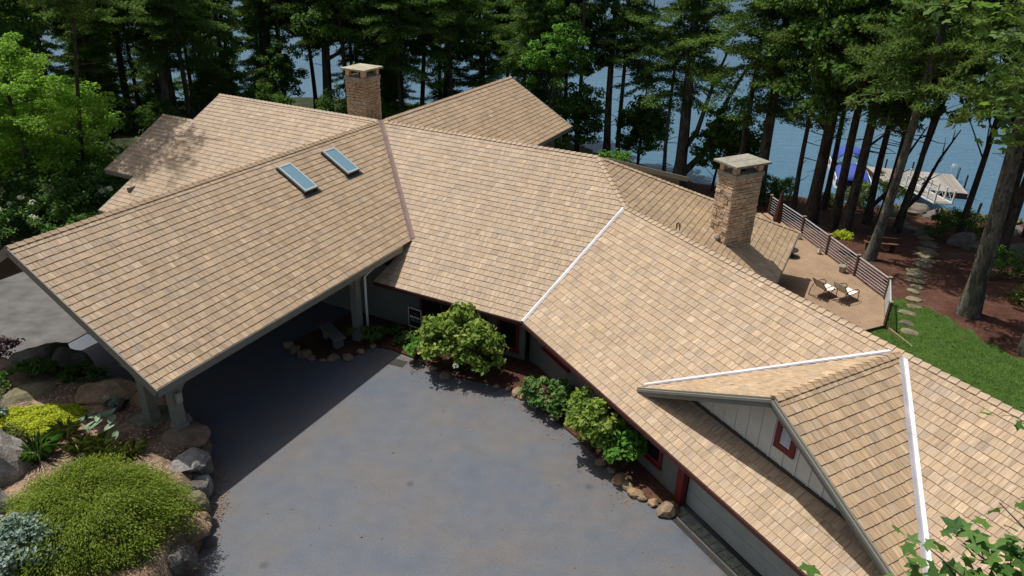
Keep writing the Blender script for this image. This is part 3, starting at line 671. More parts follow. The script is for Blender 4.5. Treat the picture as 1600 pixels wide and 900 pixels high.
# chimneys
def chimney(corner, ea, eb, La, Lb, z0, z1, mat, indiv, seed, capw=.2):
    """corner: front corner; ea, eb: edge directions away from it"""
    r = random.Random(seed); c0 = Vector((corner[0], corner[1], 0)); cen = c0 + ea * La / 2 + eb * Lb / 2
    core = MB().box(cen + ZV * (z0 + z1) / 2, ea * (La / 2 - .03), eb * (Lb / 2 - .03), ZV * (z1 - z0) / 2).build('chimney', M['mortar'], house)
    faces = [(c0, ea, -eb, La, True), (c0, eb, -ea, Lb, True), (c0 + eb * Lb, ea, eb, La, False), (c0 + ea * La, eb, ea, Lb, False)]
    rest = MB()
    for f0, e, out, L, vis in faces:
        z = z0
        while z < z1 - .02:
            hgt = min(r.uniform(.08, .2), z1 - z); hgt = z1 - z if z1 - z - hgt < .06 else hgt; x = 0
            while x < L - .01:
                wd = r.uniform(.16, .52); wd = L - x if L - x - wd < .13 else wd
                pr_ = r.uniform(.0, .035); g = .009
                xa, xb = x + g, x + wd - g; za, zb_ = z + g, z + hgt - g
                j = lambda: r.uniform(-.012, .012)
                pts = [(xa + j(), za + j()), ((xa + xb) / 2, za + j()), (xb + j(), za + j()), (xb + j(), zb_ + j()), ((xa + xb) / 2 + j(), zb_ + j()), (xa + j(), zb_ + j())]
                poly = [f0 + e * max(0, min(L, a)) + ZV * b - out * .028 for a, b in pts]
                m = MB().prism(poly, out * (.03 + pr_))
                n6 = 6
                cx = sum(m.v[n6:], Vector((0, 0, 0))) / n6
                for q in range(n6, 2 * n6): m.v[q] = m.v[q] + (cx - m.v[q]) * .07 + out * r.uniform(-.006, .004)
                if indiv and vis: m.build('stone', M[mat], core)
                else:
                    b = len(rest.v); rest.v += m.v; rest.f += [tuple(i + b for i in ff) for ff in m.f]
                x += wd
            z += hgt
    o = rest.build('stone_facing', M[mat], core); o['kind'] = 'stuff'
    t = z1
    MB().box(cen + ZV * (t + .09), ea * (La / 2 + .045), eb * (Lb / 2 + .045), ZV * .09).build('cap_ledge', M['cap'], core, bevel=.015)
    for sa in (-1, 1):
        for sb in (-1, 1):
            MB().box(cen + ea * sa * (La / 2 - .12) + eb * sb * (Lb / 2 - .12) + ZV * (t + .18 + .16), ea * .115, eb * .105, ZV * .16).build('cap_post', M['stone'], core, bevel=.02)
    MB().tube([cen + ZV * (t + .1), cen + ZV * (t + .36)], .16, 12).build('flue', M['dark'], core)
    m = MB(); zt = t + .5
    for sb in (-1, 1):
        for sa in (-1, 1):
            m.box(cen + ea * sa * (La / 4 + capw / 2) + eb * sb * (Lb / 4 + capw / 2) + ZV * (zt + .045 + r.uniform(0, .012)), ea * (La / 4 + capw / 2 - .006), eb * (Lb / 4 + capw / 2 - .006), ZV * .045)
    m.build('cap_slab', M['cap'], core, bevel=.012)
    return core
ch = chimney((8.71, 28.04), -nC, -uC, 1.5, .95, 1.9, 6.0, 'stone', True, 3)
MB().beam(Vector((8.71, 28.04, 3.3)) + nC * .05 - uC * .95, Vector((8.71, 28.04, 3.25)) + nC * .05 + uC * .05, .02, .16).build('chimney_flashing', M['copper'], ch)
MB().beam(Vector((8.71, 28.04, 3.22)) + uC * .03, Vector((8.71, 28.04, 2.62)) + uC * .03 - nC * 1.5, .02, .22, uC).build('chimney_flashing', M['dark'], ch)
MB().lathe((8.38, 28.1, 3.28), [(.16, 0), (.17, .12), (.15, .24), (.07, .31)], 12).build('roof_cowl', M['brass'], house, smooth=True)
chimney((-7.7, 37.5), -uB, uA, 1.18, 1.28, 3.2, 7.55, 'stone2', False, 9, .16)
vp = P + uC * 2.85 - nC * .1 + ZV * -.02
MB().tube([vp, vp + ZV * .3, vp + ZV * .38 + uC * .08, vp + ZV * .3 + uC * .17, vp + ZV * .02 + uC * .17], .03, 8).build('vent_pipe', M['brown'], house, smooth=True)
# low roof on the lake side behind the main ridge
q0, q1 = Vector((4.7, 37.2, 4.2)), Vector((9.1, 37.2, 3.25)); bk = Vector((.45, 3.0, -.95))
q0.z -= .12; q1.z -= .12
lr = MB().prism([q0, q1, q1 + bk, q0 + bk], ZV * -.16).build('lower_roof', M['deckside'], house)
MB().prism([q0 + ZV * .03, q1 + ZV * .03, q1 + bk + ZV * .03, q0 + bk + ZV * .03], ZV * -.025).build('lower_roof_cover', M['shingle'], lr)
MB().beam(q0 - ZV * .08 - uA * .03, q1 - ZV * .08 - uA * .03, .05, .24).build('fascia', M['trim'], lr)
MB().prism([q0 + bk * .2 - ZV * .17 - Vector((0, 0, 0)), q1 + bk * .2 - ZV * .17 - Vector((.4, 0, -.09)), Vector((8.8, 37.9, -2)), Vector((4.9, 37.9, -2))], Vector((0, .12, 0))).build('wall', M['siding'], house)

# ------------------------------------------------------------------ paving details near the house
apr = MB().prism([gp(8.15, -.05, .08), gp(12.75, -.05, .08), gp(12.75, -.05, .5), gp(8.15, -.05, .5)], ZV * .068).build('garage_apron', M['conc']); struct(apr)
for i in range(15):
    for j in range(1):
        MB().box(gp(8.32 + i * .3, .03 + random.uniform(-.004, .006), .26), uC * .142, nC * .165, ZV * .02).build('paver', M['paver'], apr)
MB().prism([gp(8.0, .004, .52), gp(12.9, .004, .52), gp(12.9, .004, .68), gp(8.0, .004, .68)], ZV * .003).build('drain_slot', M['dark'], apr)
tagm(MB().prism([(-4.55, 23.3, .004), (-4.0, 23.1, .004), (-3.85, 23.5, .004), (-4.4, 23.7, .004)], ZV * .012).build('drain_grate', M['dark']), 'dark rusty square drain grate set in the shaded asphalt', 'drain grate')
BED = [(-8.6, 24.5), (-7.9, 23.75), (-7.0, 23.45), (-5.9, 23.75), (-5.4, 24.5), (-4.6, 24.3), (-3.7, 23.75), (-2.5, 22.7), (-.8, 22.15), (.3, 21.7), (1.2, 20.6), (2.2, 19.2), (3.2, 17.5), (3.9, 16.4), (4.75, 16.15), (4.95, 16.45), (1.1, 23.25), (.55, 23.75), (-6.6, 27.3)]
def bedmesh(poly, zt, mat, name):
    mb = MB().prism([(x, y, -.05) for x, y in poly], ZV * (zt + .05)); return struct(mb.build(name, M[mat], None, (0, 0, 0)))
bedmesh(BED, .07, 'ground', 'planting_bed')

# ------------------------------------------------------------------ rocks
def rock_mesh(seed, sx, sy, sz, sub=2, flat=.35):
    import bmesh
    bm = bmesh.new(); bmesh.ops.create_icosphere(bm, subdivisions=sub, radius=1.0); r = np.random.default_rng(seed)
    pl = unit(r.normal(size=(9, 3))); dd = r.uniform(.62, .95, 9)
    for v in bm.verts:
        p = np.array(v.co); p *= 1 + .12 * math.sin(5 * p[0] + seed) * math.sin(4 * p[1] + seed * 2)
        for n_, d_ in zip(pl, dd):
            e = p @ n_ - d_
            if e > 0: p = p - n_ * e * .9
        p += r.normal(size=3) * .025
        if p[2] < -flat: p[2] = -flat
        v.co = (p[0] * sx, p[1] * sy, p[2] * sz)
    m = bpy.data.meshes.new('rock'); bm.to_mesh(m); bm.free(); return m
def rock(x, y, z, sx, sy, sz, rot, mat, label, group, seed, name='rock', sub=2, cat='rock'):
    m = rock_mesh(seed, sx, sy, sz, sub); m.materials.append(M[mat]); o = bpy.data.objects.new(name, m); link(o, None, (x, y, z)); o.rotation_euler = (0, 0, rot)
    tagm(o, label, cat, group); return o
rr = random.Random(5)
edge = [(-8.6, 24.35), (-8.3, 24.1), (-7.85, 23.7), (-7.45, 23.55), (-7.0, 23.4), (-6.6, 23.5), (-6.1, 23.65), (-5.7, 24.0), (-5.35, 24.45), (-2.9, 23.0), (-2.3, 22.6), (-.4, 22.0), (-.05, 21.85), (.3, 21.65), (.6, 21.35), (.9, 21.0), (2.9, 18.0), (3.15, 17.6), (3.35, 17.25), (3.55, 16.95), (3.75, 16.65), (3.95, 16.4), (4.2, 16.25)]
for i, (x, y) in enumerate(edge):
    a = rr.uniform(.11, .26); sh = i < 9
    rock(x + rr.uniform(-.05, .05), y + rr.uniform(-.05, .05), .05, a * 1.3, a, a * .75, rr.uniform(0, 3), 'rock_tan', 'small tan edging stone at the shaded bed under the carport eave' if sh else 'small tan edging stone along the planting bed by the house front wall', 'edging stones under the carport eave' if sh else 'edging stones along the front planting bed', 50 + i, 'edging_stone', 2)
rock(4.6, 15.95, .08, .36, .28, .3, .4, 'rock_tan', 'rounded tan boulder at the red garage door jamb', None, 91)
# retaining rocks round the raised garden
wl = [(-7.85, 12.4, .5, .45, .3), (-8.1, 14.3, .55, .5, .42), (-8.35, 15.1, .4, .45, .55), (-8.55, 15.6, .45, .3, .6), (-8.6, 16.05, .5, .4, .3), (-8.8, 16.5, .55, .35, .62), (-8.95, 16.95, .4, .5, .35), (-9.2, 17.4, .6, .45, .45), (-9.75, 18.2, .6, .5, .5), (-10.3, 18.75, .5, .45, .55), (-8.0, 13.2, .5, .45, .5), (-8.15, 14.75, .35, .35, .2), (-8.4, 15.4, .3, .3, .2), (-9.0, 17.2, .35, .3, .2), (-9.45, 17.8, .4, .4, .25)]
for i, (x, y, sx, sy, z) in enumerate(wl):
    rock(x - .05, y, z, sx * .82, sy * .82, rr.uniform(.32, .5), rr.uniform(-.4, .4) + 1.2, ['rock_dark', 'rock_tan', 'rock_moss', 'rock_dark', 'rock_grey'][i % 5], 'rough stacked rock in the low wall holding the garden above the driveway', 'stacked rocks of the garden wall', 120 + i, 'wall_rock', 3)
for (x, y, z, sx, sy, sz, ro, mt, lb) in [
    (-8.95, 16.3, 1.05, .62, .42, .3, 1.2, 'rock_grey', 'large pale grey boulder on top of the garden wall above the driveway'),
    (-9.55, 17.35, 1.05, .75, .6, .28, .5, 'rock_tan', 'flat tan boulder under the carport corner posts'),
    (-12.7, 19.3, 1.1, 1.15, .65, .5, .2, 'rock_tan', 'big rounded tan boulder in shade beside the dark planter bowl'),
    (-11.2, 19.0, 1.0, .85, .5, .42, -.2, 'rock_tan', 'long tan boulder left of the carport posts'),
    (-10.9, 18.2, 1.05, .7, .5, .35, .4, 'rock_moss', 'shaded mossy boulder behind the hosta leaves'),
    (-16.2, 21.6, .9, 1.0, .7, .7, .3, 'rock_moss', 'grey green boulder at the corner of the lit concrete'),
    (-15.2, 21.3, .8, .8, .6, .75, -.3, 'rock_moss', 'upright dim boulder between the concrete and the dark hollow'),
    (-15.3, 19.2, 1.0, 1.0, .6, .35, .7, 'rock_moss', 'flat mossy stone slab above the golden ground cover'),
    (-13.9, 15.6, 1.1, .95, 1.3, 1.5, .2, 'rock_grey', 'tall weathered grey rock outcrop at the left picture edge'),
    (-13.3, 14.2, 1.0, .7, .8, .9, .9, 'rock_grey', 'dark cracked rock below the outcrop at the left edge')]:
    rock(x, y, z, sx, sy, sz, ro, mt, lb, None, int(abs(x * 37 + y * 11)), 'boulder', 3)

# ------------------------------------------------------------------ foliage builders
def leafcards(cen, rad, cnt, size, aspect=.55, upb=.5, seed=0, flat=1.0, droop=0.0, shell=.45, valr=(0, 1), ref=None):
    r = np.random.default_rng(seed); cen = np.asarray(cen, float); rad = np.asarray(rad, float); n = len(cen) * cnt
    C = np.repeat(cen, cnt, 0); Rr = np.repeat(rad, cnt)[:, None]
    d = unit(r.normal(size=(n, 3))); d[:, 2] *= flat; p = C + d * Rr * r.random((n, 1)) ** shell
    nn = unit(d * .8 + np.array([0, 0, upb]) + r.normal(size=(n, 3)) * .55)
    t = r.normal(size=(n, 3)); t[:, 2] -= droop; t = unit(t - nn * (t * nn).sum(1, keepdims=True)); b = np.cross(nn, t)
    sz = (size * (.65 + .7 * r.random((n, 1)))) * .5
    v = np.stack([p - t * sz, p + b * sz * aspect + nn * sz * .12, p + t * sz, p - b * sz * aspect + nn * sz * .12], 1).reshape(-1, 3)
    cl = np.repeat(np.clip(r.normal(.5, .22, len(cen)), 0, 1), cnt)
    val = np.clip(valr[0] + (valr[1] - valr[0]) * (.45 * cl + .55 * r.random(n)), 0, 1)
    col = np.repeat(np.stack([val, r.random(n), r.random(n)], 1), 4, 0)
    return v, col
def cards_mesh(name, parts, mat):
    v = np.concatenate([p[0] for p in parts]); c = np.concatenate([p[1] for p in parts]); f = np.arange(len(v)).reshape(-1, 4)
    return np_mesh(name, v, f, mat, c)
def ell_clusters(n, a, b, c, seed, zmin=-.3, inner=.35):
    r = np.random.default_rng(seed); d = unit(r.normal(size=(n * 3, 3))); d = d[d[:, 2] > zmin][:n]; rad = (1 - inner * r.random((len(d), 1)) ** 1.5)
    return d * rad * np.array([a, b, c])

# conifer boughs
def bough(L, seed, kind):
    r = np.random.default_rng(seed); pts = []; out = []
    nt_ = int((20 if kind == 'pine' else 26) * L)
    for i in range(nt_):
        t = .18 + .82 * (i + r.random()) / nt_; x = L * t; wdt = (1 - t) * L * .42 + .18
        y = (r.random() * 2 - 1) * wdt; z = -.10 * x - (.1 if kind == 'pine' else .22) * abs(y) - (0 if kind == 'pine' else .05 * x * x / L) + r.normal() * .06
        pts.append((x + abs(y) * .4, y, z))
    pts = np.array(pts)
    k = 7; n = len(pts) * k; C = np.repeat(pts, k, 0)
    if kind == 'pine':
        d = unit(r.normal(size=(n, 3)) + np.array([.5, 0, .35])); ln = .16 + .13 * r.random((n, 1)); wd = .036; C = C + r.normal(size=(n, 3)) * .05
    else:
        d = unit(r.normal(size=(n, 3)) * np.array([1, 1, .35]) + np.array([.4, 0, -.35])); ln = .11 + .12 * r.random((n, 1)); wd = .036; C = C + r.normal(size=(n, 3)) * np.array([.13, .13, .05])
    sd = unit(np.cross(d, unit(r.normal(size=(n, 3)))))
    v = np.stack([C, C + d * ln * .5 + sd * wd, C + d * ln, C + d * ln * .5 - sd * wd], 1).reshape(-1, 3)
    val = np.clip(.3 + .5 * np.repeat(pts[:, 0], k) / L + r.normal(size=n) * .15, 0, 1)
    return v, np.repeat(np.stack([val, r.random(n), r.random(n)], 1), 4, 0)
BO = {kd: [bough(L, 10 * i + (0 if kd == 'pine' else 5), kd) for i, L in enumerate((1.6, 2.2, 2.8, 3.4))] for kd in ('pine', 'hem')}
def conifer(kind, z0, z1, rmax, seed, per=5, dz=.55, shape='open'):
    r = np.random.default_rng(seed); V, Cc = [], []; z = z0
    while z < z1:
        f = (z - z0) / (z1 - z0); rad = rmax * (1 - .75 * f) * (.6 + .4 * min(1, f * 6 + .3)); far = z > 15
        for q in range(per if not far else max(3, per - 2)):
            L = rad * (.35 + .8 * r.random()); bi = int(np.clip((L - 1.3) / .6, 0, 3)); bv, bc = BO[kind][bi]; sc = L / (1.6 + .6 * bi)
            if far: bv = bv.reshape(-1, 4, 3)[::2].reshape(-1, 3); bc = bc.reshape(-1, 4, 3)[::2].reshape(-1, 3)
            a = r.random() * 6.283; tl = r.normal() * .24 - .06; ca, sa = math.cos(a), math.sin(a)
            v = bv * np.array([sc, sc * 1.05, 1]); x = v[:, 0] * math.cos(tl) - v[:, 2] * math.sin(tl); zz = v[:, 0] * math.sin(tl) + v[:, 2] * math.cos(tl)
            V.append(np.stack([x * ca - v[:, 1] * sa, x * sa + v[:, 1] * ca, zz + z + r.normal() * .15], 1)); Cc.append(bc)
        z += dz * (.7 + .6 * r.random()) * (1.6 if far else 1)
    return np.concatenate(V), np.concatenate(Cc)
CR = {}
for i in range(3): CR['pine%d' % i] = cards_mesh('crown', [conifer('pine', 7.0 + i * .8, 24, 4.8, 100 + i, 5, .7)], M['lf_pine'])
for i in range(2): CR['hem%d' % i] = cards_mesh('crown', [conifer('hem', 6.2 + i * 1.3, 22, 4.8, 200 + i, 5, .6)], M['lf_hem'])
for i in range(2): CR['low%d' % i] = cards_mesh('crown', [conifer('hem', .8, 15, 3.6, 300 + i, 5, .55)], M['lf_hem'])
def broad(zc, a, c, ncl, cnt, seed, size=.2, mat='lf_broad', rad=.8, inner=.75):
    cl = ell_clusters(ncl, a, a, c, seed, -.85, inner) + np.array([0, 0, zc]); r = np.random.default_rng(seed + 1)
    return cards_mesh('crown', [leafcards(cl, rad * (.6 + .7 * r.random(len(cl))), cnt, size, .7, .5, seed + 2, .6)], M[mat]), cl
CRC = {}
for i in range(3): CR['broad%d' % i], CRC['broad%d' % i] = broad(12, 4.2, 6.8, 110, 130, 400 + i, .3)
for i in range(2): CR['bright%d' % i], CRC['bright%d' % i] = broad(6.4, 2.6, 2.6, 60, 130, 520 + i, .2, 'lf_bright', rad=.6)
for i in range(2): CR['under%d' % i], CRC['under%d' % i] = broad(4.3, 2.0, 2.9, 60, 120, 500 + i, .21, rad=.6)
def limbs(mb, p, tgts, r0):
    for t in tgts:
        m = (p + t) / 2 + Vector((0, 0, -.25)); mb.tube([p, m, t], [r0, r0 * .6, r0 * .2], 5, False)
def tree(x, y, rad, lean, hgt, crown, label, group=None, bark='bark_grey', rot=None, sc=1.0, dead=True, name=None, zbase=None, leany=0.0, seed=None, cz=0.0, forks=()):
    seed = int(abs(x * 131 + y * 71)) if seed is None else seed; r = random.Random(seed); z0 = gz(x, y) - .1 if zbase is None else zbase
    nm = name or ('pine_tree' if crown and crown.startswith('pine') else 'hemlock_tree' if crown and crown[:3] in ('hem', 'low') else 'broadleaf_tree')
    T = thing(nm, label, 'tree', (x, y, z0), group); b = Vector((x, y, z0)); mb = MB(); n = 12; pts, rads = [], []
    ph = r.random() * 6
    for i in range(n + 1):
        f = i / n; z = hgt * f
        pts.append(b + Vector((lean * z + .12 * math.sin(ph + f * 5) * (1 - f * .3) * min(1, f * 5), leany * z + .1 * math.cos(ph + f * 4) * min(1, f * 5), z)))
        rads.append(rad * .82 * (1 - .8 * f) * (1 + .35 * math.exp(-z * 1.8)))
    mb.tube(pts, rads, 10, False)
    if dead:
        for q in range(9):
            z = r.uniform(2.5, min(11, hgt * .6)); f = z / hgt; i = min(n - 1, int(f * n)); p = pts[i].lerp(pts[i + 1], f * n - i); a = r.random() * 6.28; L = r.uniform(.8, 2.6)
            e = p + Vector((math.cos(a) * L, math.sin(a) * L, r.uniform(-.3, .5))); mb.tube([p, p.lerp(e, .5) + Vector((0, 0, r.uniform(-.1, .15))), e], [.035, .022, .008], 4, False)
    for fz, dx, dy, dz_, fr_ in forks:
        p = b + Vector((lean * fz, leany * fz, fz)); e = p + Vector((dx, dy, dz_)); mb.tube([p, p.lerp(e, .3) + Vector((dx * .06, 0, -.1 * dz_)), p.lerp(e, .65), e], [fr_, fr_ * .8, fr_ * .55, fr_ * .2], 7, False)
        for q in range(4):
            s_p = p.lerp(e, .35 + .17 * q); s_e = s_p + Vector((r.uniform(-.9, .9), r.uniform(-.6, .6), r.uniform(.3, 1.3))); mb.tube([s_p, s_p.lerp(s_e, .5), s_e], [fr_ * .3, fr_ * .2, .01], 4, False)
    if crown in CRC:
        k_ = list(range(0, len(CRC[crown]), 4)); zs = 1
        for q in k_:
            t = Vector(CRC[crown][q]) * sc; f = min(.9, max(.15, (t.z - 1.5 * sc) / hgt)); i = min(n - 1, int(f * n))
            limbs(mb, pts[i], [b + t + Vector((lean * t.z, leany * t.z, cz))], rad * .22)
    mb.build('trunk', M[bark], T, b, True)
    if crown:
        o = bpy.data.objects.new('crown', CR[crown]); link(o, T, b + Vector((lean * 8, leany * 8, cz))); o.scale = (sc, sc, sc); o.rotation_euler = (0, 0, r.random() * 6.28 if (rot is None and crown not in CRC) else (rot or 0))
    return T
TREES = [  # x, y, trunk radius, lean, height, crown, label
    (7.6, 60.0, .40, -.02, 22, 'pine1', 'tall straight lichen grey pine left of the slimmer trunk beyond the main ridge', 'bark_grey'),
    (8.6, 60.6, .26, -.02, 20, 'pine0', 'slim pale pine just right of the thicker grey trunk beyond the main ridge', 'bark_grey'),
    (12.9, 55.8, .58, -.02, 24, 'pine2', 'thick pine at the lake edge left of the right chimney', 'bark_grey'),
    (11.9, 56.8, .2, -.02, 17, 'hem0', 'thin trunk close to the left of the thick lakeside pine', 'bark_grey'),
    (17.9, 51.5, .52, -.03, 24, 'hem0', 'stout straight tree directly behind the right chimney cap', 'bark_grey'),
    (19.2, 47.8, .22, -.03, 19, 'pine1', 'slender tree by the shore, first to the right of the chimney', 'bark_brown'),
    (19.6, 45.8, .50, -.02, 24, 'broad1', 'thick dark trunk with a bulge, left of the blue covered boat', 'bark_brown'),
    (20.7, 44.6, .36, -.01, 22, 'pine0', 'dark trunk crossing in front of the left half of the blue boat', 'bark_brown'),
    (20.9, 43.5, .40, .013, 22, 'broad2', 'dark trunk crossing in front of the right half of the blue boat', 'bark_brown'),
    (23.8, 46.6, .30, -.02, 19, 'broad0', 'left dark trunk of the cluster in front of the dock', 'bark_brown'),
    (25.0, 47.2, .27, .0, 19, 'broad1', 'middle dark trunk of the cluster in front of the dock', 'bark_brown'),
    (19.38, 36.7, .32, .051, 23, 'pine2', 'leaning grey trunk just outside the deck railing', 'bark_grey'),
    (24.6, 44.2, .26, .04, 18, None, 'thin dark trunk leaning right over the dock gangway', 'bark_brown'),
    (25.6, 46.2, .2, .09, 16, None, 'slim dark forked stem right of the leaning trunks at the dock', 'bark_brown'),
    (20.8, 29.7, .50, -.045, 24, 'pine2', 'big leaning rough barked pine on the mulch beside the lawn', 'bark_grey'),
    (21.3, 26.1, .40, -.08, 22, None, 'tree base at the right picture edge beside the lawn', 'bark_grey'),
    (28.0, 39.0, .34, .03, 20, 'hem1', 'dark tree behind the big leaning pine at the right edge', 'bark_brown'),
    (30.8, 43.5, .3, -.02, 20, 'broad1', 'dark tree on the rocky shore right of the dock', 'bark_brown'),
    (-29.5, 62.5, .72, .03, 24, 'pine0', 'pale grey lit trunk above the left gable roof', 'bark_sunlit'),
    (-28.2, 63.5, .24, .35, 14, 'under0', 'thin pale stem leaning right beside the pale grey trunk', 'bark_sunlit'),
    (-23.4, 69.5, .74, .05, 25, 'pine2', 'massive dark trunk left of the gap where the lake shines', 'bark_brown'),
    (-22.3, 70.5, .34, .04, 22, 'pine1', 'narrower dark trunk just right of the massive one', 'bark_brown'),
    (-17.6, 68.5, .55, .02, 24, 'pine0', 'tall trunk with upswept limbs left of the far chimney', 'bark_grey'),
    (-9.3, 72.0, .3, .04, 21, 'broad0', 'slim dark trunk right of the far chimney', 'bark_brown'),
    (-6.9, 71.0, .33, .03, 21, 'pine2', 'dark trunk above the far right gable, left one', 'bark_brown'),
    (1.3, 63.0, .33, -.02, 22, 'hem0', 'dark trunk above the far gable peak', 'bark_brown'),
    (4.0, 60.5, .24, -.01, 20, 'broad2', 'thin dark trunk right of the far gable peak', 'bark_brown'),
    
    (-35.0, 66.0, .4, .05, 22, 'hem1', 'dark forked trunk in the black woods at upper left', 'bark_brown'),
]
tree(-24.8, 39.7, .15, .2, 22, 'pine0', 'tall dark tree behind the sunlit maple, shading the far left gable', None, 'bark_brown', cz=4.5, sc=.85)
for i, (x, y, rd, ln, hg, cr_, lb, bk_) in enumerate(TREES): tree(x, y, rd, ln, hg, cr_, lb, None, bk_, cz=.9 if x > 5 else 0, forks=[(5.2, 3.4, .3, 3.2, .2), (6.2, 2.6, -.3, 4.2, .16), (8.2, 2.6, .2, 3.0, .13), (7.0, -1.8, .3, 3.6, .12)] if x == -17.6 else [(.6, 4.6, .4, 9.5, .3), (2.6, 2.6, -.3, 8.5, .24)] if x == 12.9 else [(7.5, -1.6, 0, 3.0, .1)] if x == -29.5 else [(1.2, 2.4, .2, 5.5, .16)] if x in (25.6, 23.8) else ())
BACK = [(-44, 62, 'low0'), (-40, 70, 'low1'), (-36, 74, 'low0'), (-49, 72, 'low1'), (-33, 58, 'low1'), (-39, 56, 'low0'), (-54, 64, 'low1'), (-46, 80, 'low0'), (-58, 76, 'hem0'), (-31, 74, 'hem1'), (-47, 54, 'low1'), (-35, 49, 'broad2'),
        (-12.5, 66, 'low1'), (-3.0, 66, 'low0'), (-1.0, 70, 'hem0'), (3.0, 66, 'low1'), (-14, 75, 'hem1'), (-5.5, 62, 'hem1'), (-37, 64, 'low1'), (-42, 49, 'low0'), (-8, 77, 'broad0'), (0.5, 58, 'low1'), (-52, 56, 'hem0'), (10, 58.5, 'under0'), (4.8, 56.5, 'under1'), (-26, 58, 'hem1')]
rb = random.Random(44)
for x, y, c in [(-13.0, 70.5, 'low0'), (-10.5, 67.5, 'broad1'), (-19.5, 71.5, 'broad2'), (-24.8, 74, 'low1'), (-14.6, 72, 'broad0'), (-28, 73, 'broad1'), (-20.8, 66.0, 'under0'), (-12.2, 64.5, 'under1'), (-3.5, 72, 'broad1'), (-6.0, 67, 'low0'), (1.5, 69, 'broad0'), (16.0, 50.6, 'hem1'), (22.4, 50.5, 'hem1'), (33.5, 45.0, 'broad0'), (-15.5, 72, 'low0'), (-12.6, 74.5, 'low1'), (-46, 73, 'low0'), (-50, 75, 'low1'), (-42.5, 76, 'low0'), (-34, 80, 'low1'), (-26.5, 77, 'low0'), (28.5, 44.0, 'broad1'), (-17, 77, 'broad0')]: BACK.append((x, y, c))
for gx in range(-64, -6, 6):
    for gy in (53, 61, 69, 77):
        x, y = gx + rb.uniform(-2.2, 2.2), gy + rb.uniform(-2.5, 2.5)
        if x > -34 and (y < 57 or (-30 < x < -14 and y > 66)): continue
        if x > -20 and y > 74: continue
        BACK.append((x, y, rb.choice(['broad0', 'broad1', 'broad2', 'hem0', 'hem1', 'low1'])))
for x, y, c in BACK:
    tree(x, y, .26 if c != 'under0' else .12, random.uniform(-.02, .02), 17 if c[:3] in ('low', 'und') else 21, c, 'dark evergreen in the deep shade of the woods behind the house' if c[:3] in ('low', 'hem') else 'shadowy broadleaf tree in the woods behind the house', 'dark trees of the woods behind the house', 'bark_brown', sc=random.uniform(.85, 1.1) if c[:3] != 'low' else random.uniform(.8, 1.0), dead=False, cz=1.8 if (x > 8 and c[:3] != 'und') else 0)
tree(2.6, 56.5, .16, .0, 10, 'bright0', 'sunlit bright green broadleaf tree behind the far gable peak', None, 'bark_grey', dead=False, cz=1.6)
for (x, y, c, lb) in [(15.3, 54.6, 'under0', 'small dark leafy tree with thin twin stems left of the right chimney'), (16.1, 53.8, 'under1', 'small shore tree leaning beside the chimney'), (10.3, 60.2, 'under1', 'little dark tree on the shore between the pine trunks')]:
    tree(x, y, .13, .03, 7, c, lb, None, 'bark_brown', sc=1.0, dead=False)

# ------------------------------------------------------------------ shrubs and flowers
def stems(base, tgts, rad=.02):
    mb = MB()
    for t in tgts: limbs(mb, V3(base), [V3(t)], rad)
    return mb
def shrub(name, label, x, y, a, b, c, mat, leaf, ncl, cnt, seed, rot=0.0, zb=None, cat='shrub', zoff=.0, crad=.3, upb=.6, aspect=.65, flat=.75, group=None, zmin=-.35, droop=0.0, ang=None, inner=.35):
    z = (gz(x, y) if zb is None else zb); T = thing(name, label, cat, (x, y, z), group)
    cl = ell_clusters(ncl, a, b, c, seed, zmin, inner); r = np.random.default_rng(seed)
    th = np.arctan2(cl[:, 1] / b, cl[:, 0] / a); el = cl[:, 2] / c; lu = min(1, a / 1.3); cl = cl * (1 + lu * .2 * np.sin(3 * th + seed) + lu * .13 * np.sin(5 * th + 2 * seed + 2 * el) + lu * .1 * np.sin(4 * el + seed))[:, None]
    ca, sa = math.cos(rot), math.sin(rot); cl = np.stack([cl[:, 0] * ca - cl[:, 1] * sa, cl[:, 0] * sa + cl[:, 1] * ca, cl[:, 2] + zoff], 1)
    m = cards_mesh('foliage', [leafcards(cl, crad * (.6 + .7 * r.random(len(cl))), cnt, leaf, aspect, upb, seed + 1, flat, droop)], M[mat])
    link(bpy.data.objects.new('foliage', m), T, (x, y, z))
    st = stems((x, y, z - .05), [V3((x, y, z)) + V3(q * .85) for q in cl[::5]], .018); st.build('stem', M['bark_brown'], T)
    return T, cl + np.array([x, y, z])
def heads(T, pts, rad, mat, seed, name='flower_head', flat=.8, petals=60, size=.05):
    m = cards_mesh(name, [leafcards([(0, 0, 0)], [rad], petals, size, .9, .3, seed, flat, 0, .15)], M[mat])
    for i, p in enumerate(pts):
        o = bpy.data.objects.new(name, m); link(o, T, p); s = random.uniform(.75, 1.2); o.scale = (s, s, s); o.rotation_euler = (random.uniform(-.4, .4), random.uniform(-.4, .4), i)
ang = math.atan2(uB.y, uB.x)
T, c = shrub('hydrangea_bush', 'large oakleaf hydrangea with yellowing blooms under the main roof eave', -1.8, 22.95, 1.45, .9, 1.2, 'lf_oak', .18, 95, 60, 21, ang, .05, zoff=1.3, crad=.34)
heads(T, [V3(p) + Vector((0, 0, .12)) for p in c[c[:, 2] > 1.6][::3]], .11, 'lf_oak', 3, flat=1.3, petals=40, size=.07)
heads(T, [(-1.9, 21.75, 1.0)], .12, 'flower', 4)
shrub('hosta_clump', 'small bright green leafy clump left of the large hydrangea', -3.3, 23.7, .55, .5, .4, 'lf_bright', .16, 22, 34, 22, 0, .05, zoff=.4, crad=.2)
T, c = shrub('hydrangea_bush', 'low mophead hydrangea with round pale green flower balls', 1.35, 20.75, .85, .7, .5, 'lf_hyd', .15, 56, 44, 23, ang, .05, zoff=.5, crad=.22)
